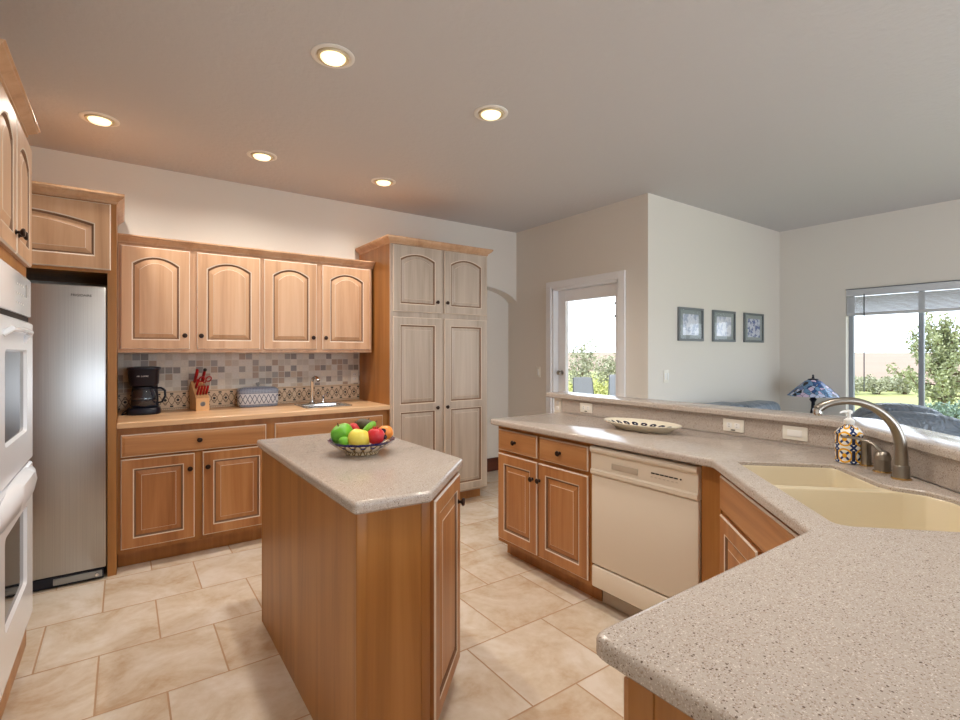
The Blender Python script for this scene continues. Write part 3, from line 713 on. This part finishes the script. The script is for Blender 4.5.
# (fruit centres from the bowl's middle: toward camera-right axis u, toward the back axis w)
s_, c_ = math.sin(R(35.446)), math.cos(R(35.446))
def bowlpos(u, w, z): return (BX + c_ * u + s_ * w, BY - s_ * u + c_ * w, ZI + z)
def fruit(name, label, cat, u, w, z, r, mat, stem=True, rot=None, lobes=0, calyx=False):
    t = thing(name, label, cat, bowlpos(u, w, z)); seg, rings = 24, 14; mb = MB()
    rx, ry, rz = r if isinstance(r, tuple) else (r, r, r * .94); ls = []
    for k in range(rings + 1):
        a = PI * (k + .02) / (rings + .04); l = []
        for i in range(seg):
            p = 2 * PI * i / seg; q = 1 + (.07 * math.cos(lobes * p) if lobes else 0); dz = -rz * math.cos(a) * (1 - .14 * math.exp(-(math.sin(a) / .35) ** 2)) if not lobes else -rz * math.cos(a) * (1 - .2 * math.exp(-(math.sin(a) / .4) ** 2))
            v = Vector((rx * q * math.sin(a) * math.cos(p), ry * q * math.sin(a) * math.sin(p), dz)); l.append(rot @ v if rot else v)
        ls.append(l)
    mb.loops(ls, True, 0, True, True); b = mb.build('flesh', mat, t, 70)
    if stem:
        v = Vector((0, 0, rz * .8)); q = Vector((.003, .002, rz * 1.12))
        if rot: v = rot @ v; q = rot @ q
        MB().tube([v, q], [.0035, .0025], 6).build('stem', 'stem_brown', t)
    if calyx:
        mb = MB()
        for k in range(6): a = k * PI / 3; mb.tube([(.007 * math.cos(a), .007 * math.sin(a), rz * .84), (.012 * math.cos(a), .012 * math.sin(a), rz * 1.15)], [.004, .001], 5)
        mb.build('crown', mat, t)
    return t
RX = lambda a: Matrix.Rotation(R(a), 3, 'X'); RY = lambda a: Matrix.Rotation(R(a), 3, 'Y'); RZ = lambda a: Matrix.Rotation(R(a), 3, 'Z')
fruit('bell_pepper', 'big shiny green pepper at the left of the fruit bowl', 'pepper', -.086, -.010, .086, (.048, .048, .046), 'skin_green', True, RY(-25), 4)
fruit('lime', 'small lime at the front left of the bowl below the green pepper', 'lime', -.060, -.068, .062, (.026, .022, .022), 'skin_lime', False)
fruit('lemon', 'large yellow citrus fruit at the front of the fruit bowl', 'fruit', .000, -.052, .072, (.050, .044, .044), 'skin_yellow', False, RY(15))
fruit('pomegranate', 'bright red pomegranate at the right of the yellow fruit', 'pomegranate', .068, -.030, .078, .040, 'skin_red', False, None, 0, True)
fruit('orange', 'orange fruit at the right end of the bowl behind the red one', 'orange', .098, .030, .084, .036, 'skin_orange', False)
fruit('avocado', 'dark brown avocado lying highest at the back of the bowl', 'avocado', .006, .055, .112, (.048, .034, .032), 'skin_avocado', True, RY(20) @ RZ(-20))
fruit('chili_pepper', 'bright green pepper leaning behind the yellow fruit', 'pepper', .030, .004, .108, (.018, .018, .044), 'skin_lime', True, RY(50), 3)
fruit('apple', 'small red apple behind the green pepper', 'apple', -.042, .045, .096, .034, 'skin_red')
for i, (u, w, z, lab) in enumerate(((.104, -.030, .074, 'dark purple grape at the right rim, the lower one'), (.096, -.012, .098, 'dark purple grape resting between the red and orange fruit'))):
    fruit('grape', lab, 'grape', u, w, z, .013, 'grape_dark', False)

# ------------------------------------------------------------------ peninsula
E1 = Vector((-1, -1)) / math.sqrt(2); E2 = Vector((1, -1)) / math.sqrt(2); C0 = Vector((2.0, 1.14))
def E(a, b): return C0 + E1 * a + E2 * b
XS, BS = 2.675, .630      # splash planes of the straight and the diagonal run
XK = XS + .018            # half wall face
def diag_y(b, x): return 1.14 + (x - 2.0) - b * math.sqrt(2)      # y on the line at distance b for a given x
def diag_x(b, y): return 2.0 + (y - 1.14) + b * math.sqrt(2)
# half wall behind the worktop carrying the raised bar
y0 = -.60
hwall = [(XK, 2.80), (XK, diag_y(BS + .018, XK)), (diag_x(BS + .018, y0), y0), (diag_x(BS + .138, y0), y0), (XK + .12, diag_y(BS + .138, XK + .12)), (XK + .12, 2.80)]
mb = MB(); mb.loops([[(x, y, z) for x, y in hwall] for z in (0, 1.015)], True, 0, True, True); struct(mb, 'wall_half', 'wall')
bt = [(XS - .028, 2.86), (XS - .028, diag_y(BS - .022, XS - .028)), (diag_x(BS - .022, y0), y0), (diag_x(BS + .205, y0), y0), (XS + .195, diag_y(BS + .205, XS + .195)), (XS + .195, 2.86)]
mb = MB(); slab(mb, round_poly([Vector(p) for p in bt], [.03, .05, .01, .01, .05, .03], 5), 1.016, 1.049, .009)
tag(mb.build('bar_countertop', 'stone', None, 40), 'raised speckled stone bar ledge running behind the sink worktop', 'countertop')
sp = [(XS, 2.70), (XS, diag_y(BS, XS)), (diag_x(BS, y0), y0), (diag_x(BS + .017, y0), y0), (XS + .017, diag_y(BS + .017, XS + .017)), (XS + .017, 2.70)]
mb = MB(); mb.loops([[(x, y, z) for x, y in sp] for z in (.9145, 1.0155)], True, 0, True, True)
tag(mb.build('stone_backsplash', 'stone'), 'low speckled stone backsplash under the raised bar ledge', 'backsplash')
# worktop with the sink opening
sink_ab = [(.022, .088), (.78, .088), (.795, .12), (.795, .55), (.76, .565), (.47, .565), (.40, .54), (.35, .47), (.30, .452), (.022, .452)]
hole = round_poly([E(a, b) for a, b in sink_ab][::-1], .03, 4)
area = sum(hole[i - 1].x * hole[i].y - hole[i].x * hole[i - 1].y for i in range(len(hole)))
if area < 0: hole = hole[::-1]
ct = [(2.0, 2.70), (2.0, 1.14), (1.409, .549), (.605, .549), (.605, -.13), (diag_x(BS, -.13), -.13), (XS, diag_y(BS, XS)), (XS, 2.70)]
mb = MB(); slab(mb, round_poly([Vector(p) for p in ct], [.02, .06, .004, .03, .03, 0, 0, .01], 5), .877, .914, .012, [hole])
tag(mb.build('stone_countertop', 'stone', None, 40), 'large angled speckled stone countertop holding the cream double sink', 'countertop')
# double bowl sink below the opening
ks = thing('kitchen_sink', 'cream double bowl sink set below the stone countertop', 'sink', (0, 0, 0))
def plan(ab, r):
    o = round_poly([E(a, b) for a, b in ab][::-1], r, 5)
    return o if sum(o[i - 1].x * o[i].y - o[i].x * o[i - 1].y for i in range(len(o))) > 0 else o[::-1]
lb = [(.027, .093), (.336, .093), (.336, .447), (.027, .447)]
rb = [(.370, .093), (.775, .093), (.789, .12), (.789, .546), (.757, .559), (.472, .559), (.403, .534), (.370, .49)]
ol, orr = plan(lb, .035), plan(rb, .03)
for o, depth in ((ol, .19), (orr, .22)):
    mb = MB(); mb.loops([[(p.x, p.y, z) for p in offset(o, i)] for i, z in ((0, .899), (.004, .894), (.010, .90 - depth + .03), (.045, .90 - depth))], True, 0, False, True)
    mb.build('basin', 'sink_cream', ks, 50)
mb = MB(); rimp = offset(hole, .0015)
v0 = mb.loops([[(p.x, p.y, z) for p in rimp] for z in (.885, .899)])
hv = [[mb.bm.verts.new((p.x, p.y, .899)) for p in o] for o in (ol, orr)]
mb.cap(v0[-1], hv)
mb.build('sink_deck', 'sink_cream', ks)
for a, b, z in ((.18, .27, .7115), (.60, .32, .6815)):
    p = E(a, b); MB().lathe([(.045, 0), (.045, .003), (.038, .004), (.030, .001), (0, .001)], 20, (p.x, p.y, z)).build('drain', 'steel_plain', ks, 40)
# base cabinets of the peninsula (front faces the kitchen, x = 2.05)
pc = thing('peninsula_cabinet', 'maple base cabinet with two drawers and two doors left of the dishwasher', 'cabinet', (2.05, 2.665, 0), -PI / 2)
w = .828; carcass(pc, w, .60, 0, .876, .10)
door(pc, .022, .402, .716, .852, name='drawer_front', wood='wood_warm_lit_across', slabbed=True, kn=(.200, .784)); door(pc, .424, .810, .716, .852, name='drawer_front', wood='wood_warm_lit_across', slabbed=True, kn=(.602, .784))
door(pc, .018, .402, .130, .694, wood='wood_warm_lit', kn=(.366, .588)); door(pc, .414, .810, .130, .694, wood='wood_warm_lit', kn=(.428, .590))
dw = thing('dishwasher', 'cream dishwasher with vented control panel under the stone countertop', 'dishwasher', (2.05, 1.834, 0), -PI / 2)
w = .616
boxpart('dishwasher_body', 'dark_gap', dw, .006, w - .006, .012, .58, .10, .868)
mb = MB(); pr = [(.010, .714), (-.020, .714), (-.026, .722), (-.026, .738), (-.018, .745), (-.018, .826), (-.030, .838), (-.032, .850), (-.026, .862), (.010, .864)]
mb.loops([[(x, y, z) for y, z in pr] for x in (.003, w - .003)], True, 0, True, True)
cp = mb.build('control_panel', 'cream_enamel', dw)
boxpart('pocket_handle', 'cream_dark', cp, .14, .30, -.0205, -.017, .762, .792, bev=.0015)
mb = MB()
for k in range(6): mb.box(.375 + k * .024, .395 + k * .024, -.0195, -.017, .787, .793)
mb.build('button_slots', 'slot_dark', cp)
MB().lathe([(.004, 0), (.004, .002)], 10, (.53, -.018, .79), Matrix.Rotation(PI / 2, 4, 'X')).build('indicator', 'slot_dark', cp)
mb = MB()
for k in range(7): mb.box(.372 + k * .022, .384 + k * .022, -.0186, -.0178, .770, .773)
mb.build('panel_marks', 'cream_dark', cp)
boxpart('door_panel', 'cream_enamel', dw, .004, w - .004, -.016, .010, .238, .711, bev=.004)
boxpart('access_panel', 'cream_enamel', dw, .004, w - .004, -.018, .010, .116, .230, bev=.008)
boxpart('toe_plate', 'cream_dark', dw, .006, w - .006, .070, .082, .004, .114)
fp = tag(MB().box(2.05, 2.07, 1.128, 1.2165, 0, .876).build('filler_panel', 'wood_panel'), 'narrow upright maple filler strip between dishwasher and sink cabinet', 'panel')
sc = thing('sink_cabinet', 'angled maple cabinet with a false drawer front below the cream sink', 'cabinet', (2.05, 1.1234, 0), R(-135))
w = .889
boxpart('face_frame', 'wood_panel', sc, 0, w, 0, .019, .10, .876)
boxpart('cabinet_body', 'wood_panel', sc, .03, w - .03, .019, .55, .10, .66)
boxpart('toe_kick', 'wood_panel', sc, .07, w - .07, .075, .55, 0, .10)
door(sc, .028, .862, .708, .850, name='false_drawer_front', wood='wood_warm_lit_across', slabbed=True)
door(sc, .028, .430, .130, .690, wood='wood_warm_lit', kn=(.402, .60)); door(sc, .462, .862, .130, .690, wood='wood_warm_lit', kn=(.488, .60))
nc = thing('end_cabinet', 'maple cabinet under the near end of the stone countertop, nearest the camera', 'cabinet', (1.405, .495, 0), PI)
w = .770
boxpart('face_frame', 'wood_panel', nc, 0, w, 0, .019, .10, .876); boxpart('cabinet_body', 'wood_panel', nc, 0, w - .012, .019, .56, .10, .876); boxpart('toe_kick', 'wood_panel', nc, .002, w - .02, .075, .55, 0, .10)
door(nc, .03, .765, .708, .850, name='drawer_front', wood='wood_warm_lit_across', slabbed=True, kn=(.40, .78)); door(nc, .03, .390, .130, .690, wood='wood_warm_lit', kn=(.36, .60)); door(nc, .405, .765, .130, .690, wood='wood_warm_lit', kn=(.432, .60))
boxpart('end_panel', 'wood_panel', nc, w - .012, w, .045, .60, 0, .876); boxpart('corner_stile', 'wood_panel', nc, w - .016, w + .004, 0, .045, 0, .876, bev=.002)
# outlets along the stone backsplash
outlet('splash_outlet', 'sideways cream outlet on the stone backsplash left of the platter', 'outlet', (XS - .0005, 2.455, .966), -PI / 2)
outlet('splash_outlet', 'sideways cream outlet on the stone backsplash right of the platter', 'outlet', (XS - .0005, 1.403, .966), -PI / 2)
outlet('splash_switch', 'sideways cream rocker switch on the stone backsplash near the soap dispenser', 'switch', (XS - .0005, 1.10, .964), -PI / 2, True, 'rocker')
outlet('end_outlet', 'upright outlet on the bare end of the half wall under the bar ledge', 'outlet', (XK - .0005, 2.757, .957), -PI / 2, False)
outlet('wall_switch', 'white rocker switch on the wall left of the glass door', 'switch', (XD - .0005, 4.075, 1.145), -PI / 2, False, 'rocker')
outlet('wall_switch', 'white double rocker switch on the wall below the framed pictures', 'switch', (3.94, YP - .0005, 1.145), 0, False, 'double')

# platter, soap dispenser, faucet
pl = thing('oval_platter', 'long oval cream platter with dark painted border on the stone countertop', 'platter', (2.41, 1.80, .9145), R(93))
mb = MB(); n = 48
def ell(a, b, z): return [(a * math.cos(2 * PI * i / n), b * math.sin(2 * PI * i / n), z) for i in range(n)]
mb.loops([ell(.165, .065, 0), ell(.17, .068, .003), ell(.205, .096, .024), ell(.240, .130, .042), ell(.240, .130, .046), ell(.205, .090, .030), ell(.165, .066, .012), ell(.08, .03, .010)], True, 0, True, True, mis=[1, 1, 1, 1, 0, 0, 0])
mb.build('dish', ['platter', 'plate_cream'], pl, 60)
p = E(-.028, .530)
sd = thing('soap_dispenser', 'round painted ceramic soap dispenser with white pump beside the faucet', 'soap dispenser', (p.x, p.y, .9145))
MB().lathe([(.044, 0), (.049, .003), (.049, .010), (.046, .014), (.048, .02), (.049, .05), (.049, .09), (.047, .112)], 32).build('jar', 'talavera', sd, 50)
MB().lathe([(.047, .112), (.050, .114), (.050, .120), (.046, .122), (.030, .143), (.017, .152), (.016, .154)], 32).build('shoulder', 'talavera', sd, 50)
o = MB().lathe([(.016, .154), (.018, .156), (.018, .172), (.010, .178), (.006, .180), (.006, .196), (.012, .198), (.012, .208), (.006, .212), (0, .212)], 20).build('pump', 'white_plastic', sd, 50)
MB().tube([(0, 0, .204), (-.02, .012, .206), (-.036, .021, .200)], [.006, .005, .004], 8).build('pump_spout', 'white_plastic', o, 60)
p = E(.237, .561)
ft = thing('kitchen_faucet', 'brushed nickel arched kitchen faucet beside the cream sink', 'faucet', (p.x, p.y, .9145))
back = Vector((-E2.x, -E2.y))
ctrl = [(0, .0), (0, .06), (.002, .12), (.012, .165), (.035, .205), (.075, .242), (.12, .264), (.165, .272), (.21, .268), (.245, .256), (.268, .240)]
def bez(pts, n=4):
    out = []
    for i in range(len(pts) - 1):
        p0, p1, p2, p3 = [Vector(pts[max(0, min(len(pts) - 1, k))]) for k in (i - 1, i, i + 1, i + 2)]
        for k in range(n):
            t = k / n; out.append(.5 * ((2 * p1) + (p2 - p0) * t + (2 * p0 - 5 * p1 + 4 * p2 - p3) * t * t + (3 * p1 - p0 - 3 * p2 + p3) * t ** 3))
    return out + [Vector(pts[-1])]
cv = bez([(back.x * s, back.y * s, z) for s, z in ctrl]); N = len(cv)
MB().tube(cv, [.0215 - .008 * min(1, i / (N * .55)) + .003 * max(0, (i / N - .85) / .15) for i in range(N)], 16).build('spout', 'nickel', ft, 60)
MB().lathe([(.029, 0), (.029, .004), (.025, .006), (.0245, .045), (.0225, .048)], 24, mis=[1, 1, 0, 0, 0]).build('spout_base', ['nickel', 'brass_ring'], ft, 40)
e = cv[-1]; MB().lathe([(.013, -.022), (.0145, -.018), (.0145, 0), (.012, .004)], 16, (e.x, e.y, e.z)).build('aerator', 'chrome', ft, 40)
d = E1 * -.105
hb = MB().lathe([(.030, 0), (.030, .004), (.0255, .006), (.0255, .045), (.027, .047), (.026, .060), (.020, .074), (.010, .080), (0, .081)], 24, (d.x, d.y, 0), mis=[1, 1] + [0] * 7).build('handle_base', ['nickel', 'brass_ring'], ft, 40)
l0 = Vector((d.x, d.y, .070)); l1 = Vector((*(E(.035, .47) - E(.237, .561)), .112))
MB().tube(bez([l0, l0 + Vector((0, 0, .022)) + (l1 - l0) * .25, l0 + (l1 - l0) * .6 + Vector((0, 0, .018)), l1]), [.010] * 3 + [.007] * 7 + [.0055] * 3, 10, sq=(1.3, .7)).build('lever', 'nickel', hb, 60)
p = E(.026, .563)
MB_ = MB().lathe([(.024, 0), (.024, .004), (.018, .006), (.017, .03), (.0165, .075), (.0185, .080), (.0185, .094), (.012, .098), (0, .099)], 20, mis=[1, 1] + [0] * 7)
tag(MB_.build('side_sprayer', ['nickel', 'brass_ring'], None, 40, (p.x, p.y, .9145)), 'short nickel side sprayer between soap dispenser and faucet handle', 'sprayer')

# ------------------------------------------------------------------ living area
pics = [(4.315, .405, 'print_columns', 'left framed picture on the far wall, nearest the glass door'), (4.897, .42, 'print_tower', 'middle framed picture of the row on the far wall'), (5.495, .41, 'print_crowd', 'right framed picture on the far wall, nearest the window')]
for i, (cx, w, pr, lab) in enumerate(pics):
    h = .31; t = thing('framed_picture', lab, 'picture', (cx, YP - .022, 1.465), 0, 'framed pictures on the far wall')
    mb = MB(); f = .022
    for a in ((-w / 2, -w / 2 + f, 0, h), (w / 2 - f, w / 2, 0, h), (-w / 2 + f, w / 2 - f, 0, f), (-w / 2 + f, w / 2 - f, h - f, h)): mb.box(a[0], a[1], 0, .022, a[2], a[3], bev=.003)
    mb.build('frame', 'grey_frame', t)
    boxpart('mat_board', 'picture_mat', t, -w / 2 + f, w / 2 - f, .014, .019, f, h - f)
    boxpart('print', pr, t, -w / 2 + .075, w / 2 - .075, .011, .0135, .055, h - .06)
    boxpart('picture_glass', 'glass', t, -w / 2 + f, w / 2 - f, .006, .0075, f, h - f)
def soft(parent, name, mat, *a, bev=.06): return MB().box(*a, bev=bev, seg=5).build(name, mat, parent, 60)
sf = thing('sofa', 'blue grey leather sofa against the far wall below the pictures', 'sofa', (4.72, 2.64, 0))
for sx in (-.72, .72):
    for yy in (-.84, -.12): MB().lathe([(.022, 0), (.030, .085)], 12, (sx, yy, 0)).build('foot', 'table_wood', sf)
soft(sf, 'sofa_base', 'leather_soft', -.81, .81, -.92, -.04, .08, .42, bev=.04)
for x0, x1 in ((-.70, -.005), (.005, .70)): soft(sf, 'seat_cushion', 'leather_soft', x0, x1, -.88, -.28, .40, .54); soft(sf, 'back_cushion', 'leather_soft', x0, x1, -.30, -.02, .48, .865 if x0 > -.1 else .89, bev=.07)
for x0, x1 in ((-.81, -.70), (.70, .81)): soft(sf, 'armrest', 'leather_soft', x0, x1, -.92, -.04, .35, .66, bev=.05)
ac = thing('armchair', 'slate blue leather armchair with rounded back behind the bar ledge', 'armchair', (4.58, 1.11, 0), R(12))
# faces +x: the rounded back shell is what shows
def shell(x0, x1, w, z0, z1, n=20, crown_=.30):
    mb = MB(); ls = []
    for x, k in ((x0, .86), (x0 + .03, .96), ((x0 + x1) / 2, 1), (x1 - .03, .96), (x1, .86)):
        l = [(x, -w * k, z0), (x, w * k, z0)]
        for i in range(n + 1):
            t = PI * i / n; c, s = math.cos(t), math.sin(t)
            l.append((x, w * k * math.copysign(abs(c) ** .75, c), z1 - crown_ + crown_ * k * s ** .8))
        ls.append(l)
    mb.loops(ls, True, 0, True, True); return mb
shell(-.40, -.22, .36, .30, .965, crown_=.24).build('back_shell', 'leather_soft', ac, 50)
mb = shell(-.25, -.04, .28, .45, 1.005, crown_=.20); mb.build('back_cushion', 'leather_soft', ac, 50, (0, .08, 0))
soft(ac, 'seat_cushion', 'leather_soft', -.10, .48, -.30, .30, .30, .50); soft(ac, 'chair_base', 'leather_soft', -.30, .46, -.40, .40, .06, .32, bev=.04)
for s in (-1, 1): soft(ac, 'armrest', 'leather_soft', -.30, .46, *sorted((s * .28, s * .46)), .28, .62, bev=.07)
for s in (-1, 1):
    for x in (-.24, .40): MB().lathe([(.018, 0), (.026, .065)], 12, (x, s * .34, 0)).build('foot', 'table_wood', ac)
st = thing('side_table', 'small round brown side table in the corner under the stained glass lamp', 'table', (5.77, 2.205, 0))
MB().lathe([(.20, .54), (.205, .545), (.205, .56), (.195, .566)], 32).build('tabletop', 'table_wood', st, 40)
MB().lathe([(.03, .06), (.045, .12), (.028, .3), (.04, .5), (.07, .54)], 20).build('pedestal', 'table_wood', st, 40)
MB().lathe([(.19, 0), (.19, .02), (.06, .05), (.03, .06)], 28).build('foot', 'table_wood', st, 40)
tl = thing('table_lamp', 'small table lamp with blue stained glass shade near the corner', 'lamp', (5.77, 2.205, .5665))
MB().lathe([(.085, 0), (.085, .012), (.04, .03), (.022, .08), (.030, .16), (.018, .22), (.016, .28), (.034, .31), (.020, .33), (.012, .36), (.030, .39), (.012, .41), (.008, .50)], 20).build('base', 'lamp_iron', tl, 60)
MB().lathe([(.235, .345), (.228, .350), (.150, .430), (.070, .500), (.045, .512)], 12).build('shade', 'stained', tl)
MB().lathe([(.050, .510), (.046, .520), (.014, .526), (.008, .545), (.011, .553), (.004, .565), (0, .566)], 14).build('finial', 'lamp_iron', tl, 50)

# ------------------------------------------------------------------ recessed ceiling lights
cl = [(.792, 2.288, 'recessed ceiling light nearest the camera, above the island'), (-.115, 3.704, 'recessed ceiling light farthest left, above the refrigerator'),
      (.788, 3.733, 'recessed ceiling light above the knife block side of the wood countertop'), (1.705, 3.734, 'recessed ceiling light in front of the pantry'),
      (1.72, 2.307, 'recessed ceiling light to the right, above the aisle by the peninsula'),
      (.80, .85, 'added recessed fill light straight above the camera, unseen beyond the top edge'), (1.75, .45, 'added recessed fill light above the sink, unseen beyond the top edge')]  # last two fixtures are added out of view as fill light
proto = None
for x, y, lab in cl:
    if proto is None:
        t = thing('ceiling_light', lab, 'ceiling light', (x, y, ZC), 0, 'recessed ceiling lights')
        MB().lathe([(.098, -.0005), (.098, -.004), (.088, -.008), (.078, -.006), (.073, -.001)], 36).build('trim_ring', 'can_white', t, 50)
        MB().lathe([(.073, -.001), (.070, -.012), (.058, -.010), (.056, -.001)], 36).build('inner_ring', 'can_baffle', t, 50)
        MB().lathe([(.056, -.004), (.056, -.012), (.050, -.020), (.034, -.026), (0, -.028)], 32).build('bulb', 'bulb', t, 60)
        proto = t
    else:
        t = proto.copy(); COL.objects.link(t); t.location = (x, y, ZC); t['label'] = lab
        for ch in proto.children:
            if ch.type == 'MESH': c = ch.copy(); COL.objects.link(c); c.parent = t
    l = lamp('downlight', 'SPOT', (0, 0, -.035), (0, 0, 0), 49, (1, .92, .82), spot_size=R(160), spot_blend=.75, shadow_soft_size=.05)
    l.parent = t

# ------------------------------------------------------------------ outdoors
ZG = -.15
mb = MB(); mb.box(XW + .12, 30, -30, 30, ZG - .2, ZG); mb.box(XD + .12, XW + .12, YP + .12, 30, ZG - .2, ZG)
struct(mb, 'lawn', 'lawn')
struct(MB().box(XD + .125, 9.5, YP + .125, 9.0, ZG - .1, ZG + .10), 'patio', 'concrete')
mb = MB(); mb.box(30, 2500, -2500, 2500, ZG - .5, ZG - .1); mb.box(-200, 30, 30, 2500, ZG - .5, ZG - .1); struct(mb, 'dry_plain', 'plain')
def leaves(mb, c, r, n, size, shellk=.55):
    for _ in range(n):
        v = Vector((random.gauss(0, 1), random.gauss(0, 1), random.gauss(0, 1))).normalized() * (random.random() ** (1 / 3) * (1 - shellk) + shellk)
        p = Vector((c[0] + v.x * r[0], c[1] + v.y * r[1], c[2] + v.z * r[2]))
        a = Vector((random.gauss(0, 1), random.gauss(0, 1), random.gauss(0, 1))).normalized(); b = a.orthogonal().normalized()
        b = Matrix.Rotation(random.random() * 6.28, 3, a) @ b; c2 = a.cross(b); s = size * random.uniform(.6, 1.3)
        mb.face([mb.bm.verts.new(q) for q in (p - b * s, p + c2 * s * .5, p + b * s, p - c2 * s * .5)])
def pix(u, d):    # point on the ground below picture column u at depth d along the view axis
    a = (u - 480) / 500.6; return (d * (s_ + a * c_), d * (c_ - a * s_))
def bush(name, label, u, d, rx, h, n, size, mat, group, base=None):
    x, y = pix(u, d); t = thing(name, label, 'bush', (x, y, ZG if base is None else base), 0, group)
    mb = MB()
    for k in range(5): a = k * 2.4; leaves(mb, (rx * .45 * math.cos(a), rx * .45 * math.sin(a), h * (.42 + .10 * (k % 3))), (rx * .62, rx * .62, h * .44), n // 5, size, .3)
    mb.build('foliage', mat, t)
    mb = MB()
    for k in range(4): a = k * 1.6 + .3; mb.tube([(.03 * math.cos(a), .03 * math.sin(a), 0), (rx * .3 * math.cos(a), rx * .3 * math.sin(a), h * .55)], [.03, .012], 6)
    mb.build('stems', 'bark', t)
GB = 'shrubs beyond the lawn'
for u, d, lab in ((852, 18, 'low grey green shrub at the very left of the window, beyond the lawn'), (865, 19.5, 'low grey green shrub beyond the lawn right behind the blind wand'), (878, 18, 'low grey green shrub beyond the lawn above the faucet arch'), (891, 19.5, 'low grey green shrub beyond the lawn, second left of the window mullion'),
                  (905, 18, 'low grey green shrub beyond the lawn just left of the window mullion'), (956, 19, 'low grey green shrub beyond the lawn at the right edge behind the pine')):
    bush('garden_shrub', lab, u, d, .40, .66 + .05 * math.sin(u), 800, .05, 'leaf_grey', GB)
for u, d, rx, h, lab in ((584, 14, .46, 1.82, 'tall leafy shrub seen through the left half of the glass door'), (611, 15.8, .44, 1.5, 'lower leafy shrub seen through the right half of the glass door')):
    bush('leafy_shrub', lab, u, d, rx, h, 2200, .045, 'leaf_grey', 'shrubs outside the glass door')
for u, d, lab in ((576, 10.8, 'yellow green clipped bush behind the left patio chair, nearer row'), (590, 12.0, 'yellow green clipped bush behind the left patio chair, farther row'), (602, 10.8, 'yellow green clipped bush between the two patio chairs'), (617, 12.0, 'yellow green clipped bush behind the right patio chair')):
    bush('clipped_bush', lab, u, d, .26, .93, 1300, .035, 'leaf_yellow', 'clipped bushes by the patio')
bush('dark_hedge', 'low blue green hedge outside the window at the right picture edge', 952, 9.5, .62, .60, 2200, .035, 'leaf_blue', None)
# upright pine-like tree with clumped branches outside the window
x, y = pix(944, 12.5); t = thing('pine_tree', 'bushy upright pine outside the right half of the window', 'tree', (x, y, ZG))
mb = MB(); tr = MB(); tr.tube([(0, 0, 0), (.03, 0, 1.2), (0, .05, 2.2)], [.07, .05, .02], 8)
for k in range(26):
    a = k * 2.399; zb = .25 + 1.75 * (k / 26); reach = (1.12 - .75 * (k / 26)) * random.uniform(.7, 1.1)
    p0 = Vector((0, 0, zb)); p1 = Vector((reach * .6 * math.cos(a), reach * .6 * math.sin(a), zb + .12)); p2 = Vector((reach * math.cos(a), reach * math.sin(a), zb + .42 + random.uniform(0, .2)))
    tr.tube([p0, p1, p2], [.025, .018, .008], 6)
    for q in range(7): w = q / 6; c = p0.lerp(p1, w * 2) if w < .5 else p1.lerp(p2, w * 2 - 1); leaves(mb, c, (.13, .13, .15), 46, .045, .2)
tr.build('trunk', 'bark', t, 60); mb.build('foliage', 'leaf_green', t)
for u, d, rz, lab in ((584, 8.2, R(-20), 'grey mesh patio chair seen through the middle of the glass door'), (619, 9.2, R(-30), 'grey mesh patio chair cut off by the right side of the glass door')):
    x, y = pix(u, d); k = thing('patio_chair', lab, 'chair', (x, y, ZG + .10), rz, 'patio chairs'); w = .27
    mb = MB(); q = round_poly([Vector(p) for p in ((-.17, .46), (.17, .46), (.17, 1.00), (-.17, 1.00))], .06, 5)
    mb.loops([[(p.x, yy + (p.y - .46) * .12, p.y) for p in q] for yy in (-.02, .0)], True, 0, True, True); mb.build('backrest', 'patio_mesh', k, 40)
    boxpart('seat', 'patio_mesh', k, -.23, .23, -.46, .0, .40, .43, bev=.01)
    for sx in (-1, 1):
        for yy in (-.43, -.03): MB().tube([(sx * .21, yy, 0), (sx * .20, yy, .41)], .012, 8).build('leg', 'patio_frame', k)
    for sx in (-1, 1): MB().tube([(sx * .205, -.02, .40), (sx * .185, .02, .72), (sx * .165, .05, .99)], .010, 8).build('back_post', 'patio_frame', k)
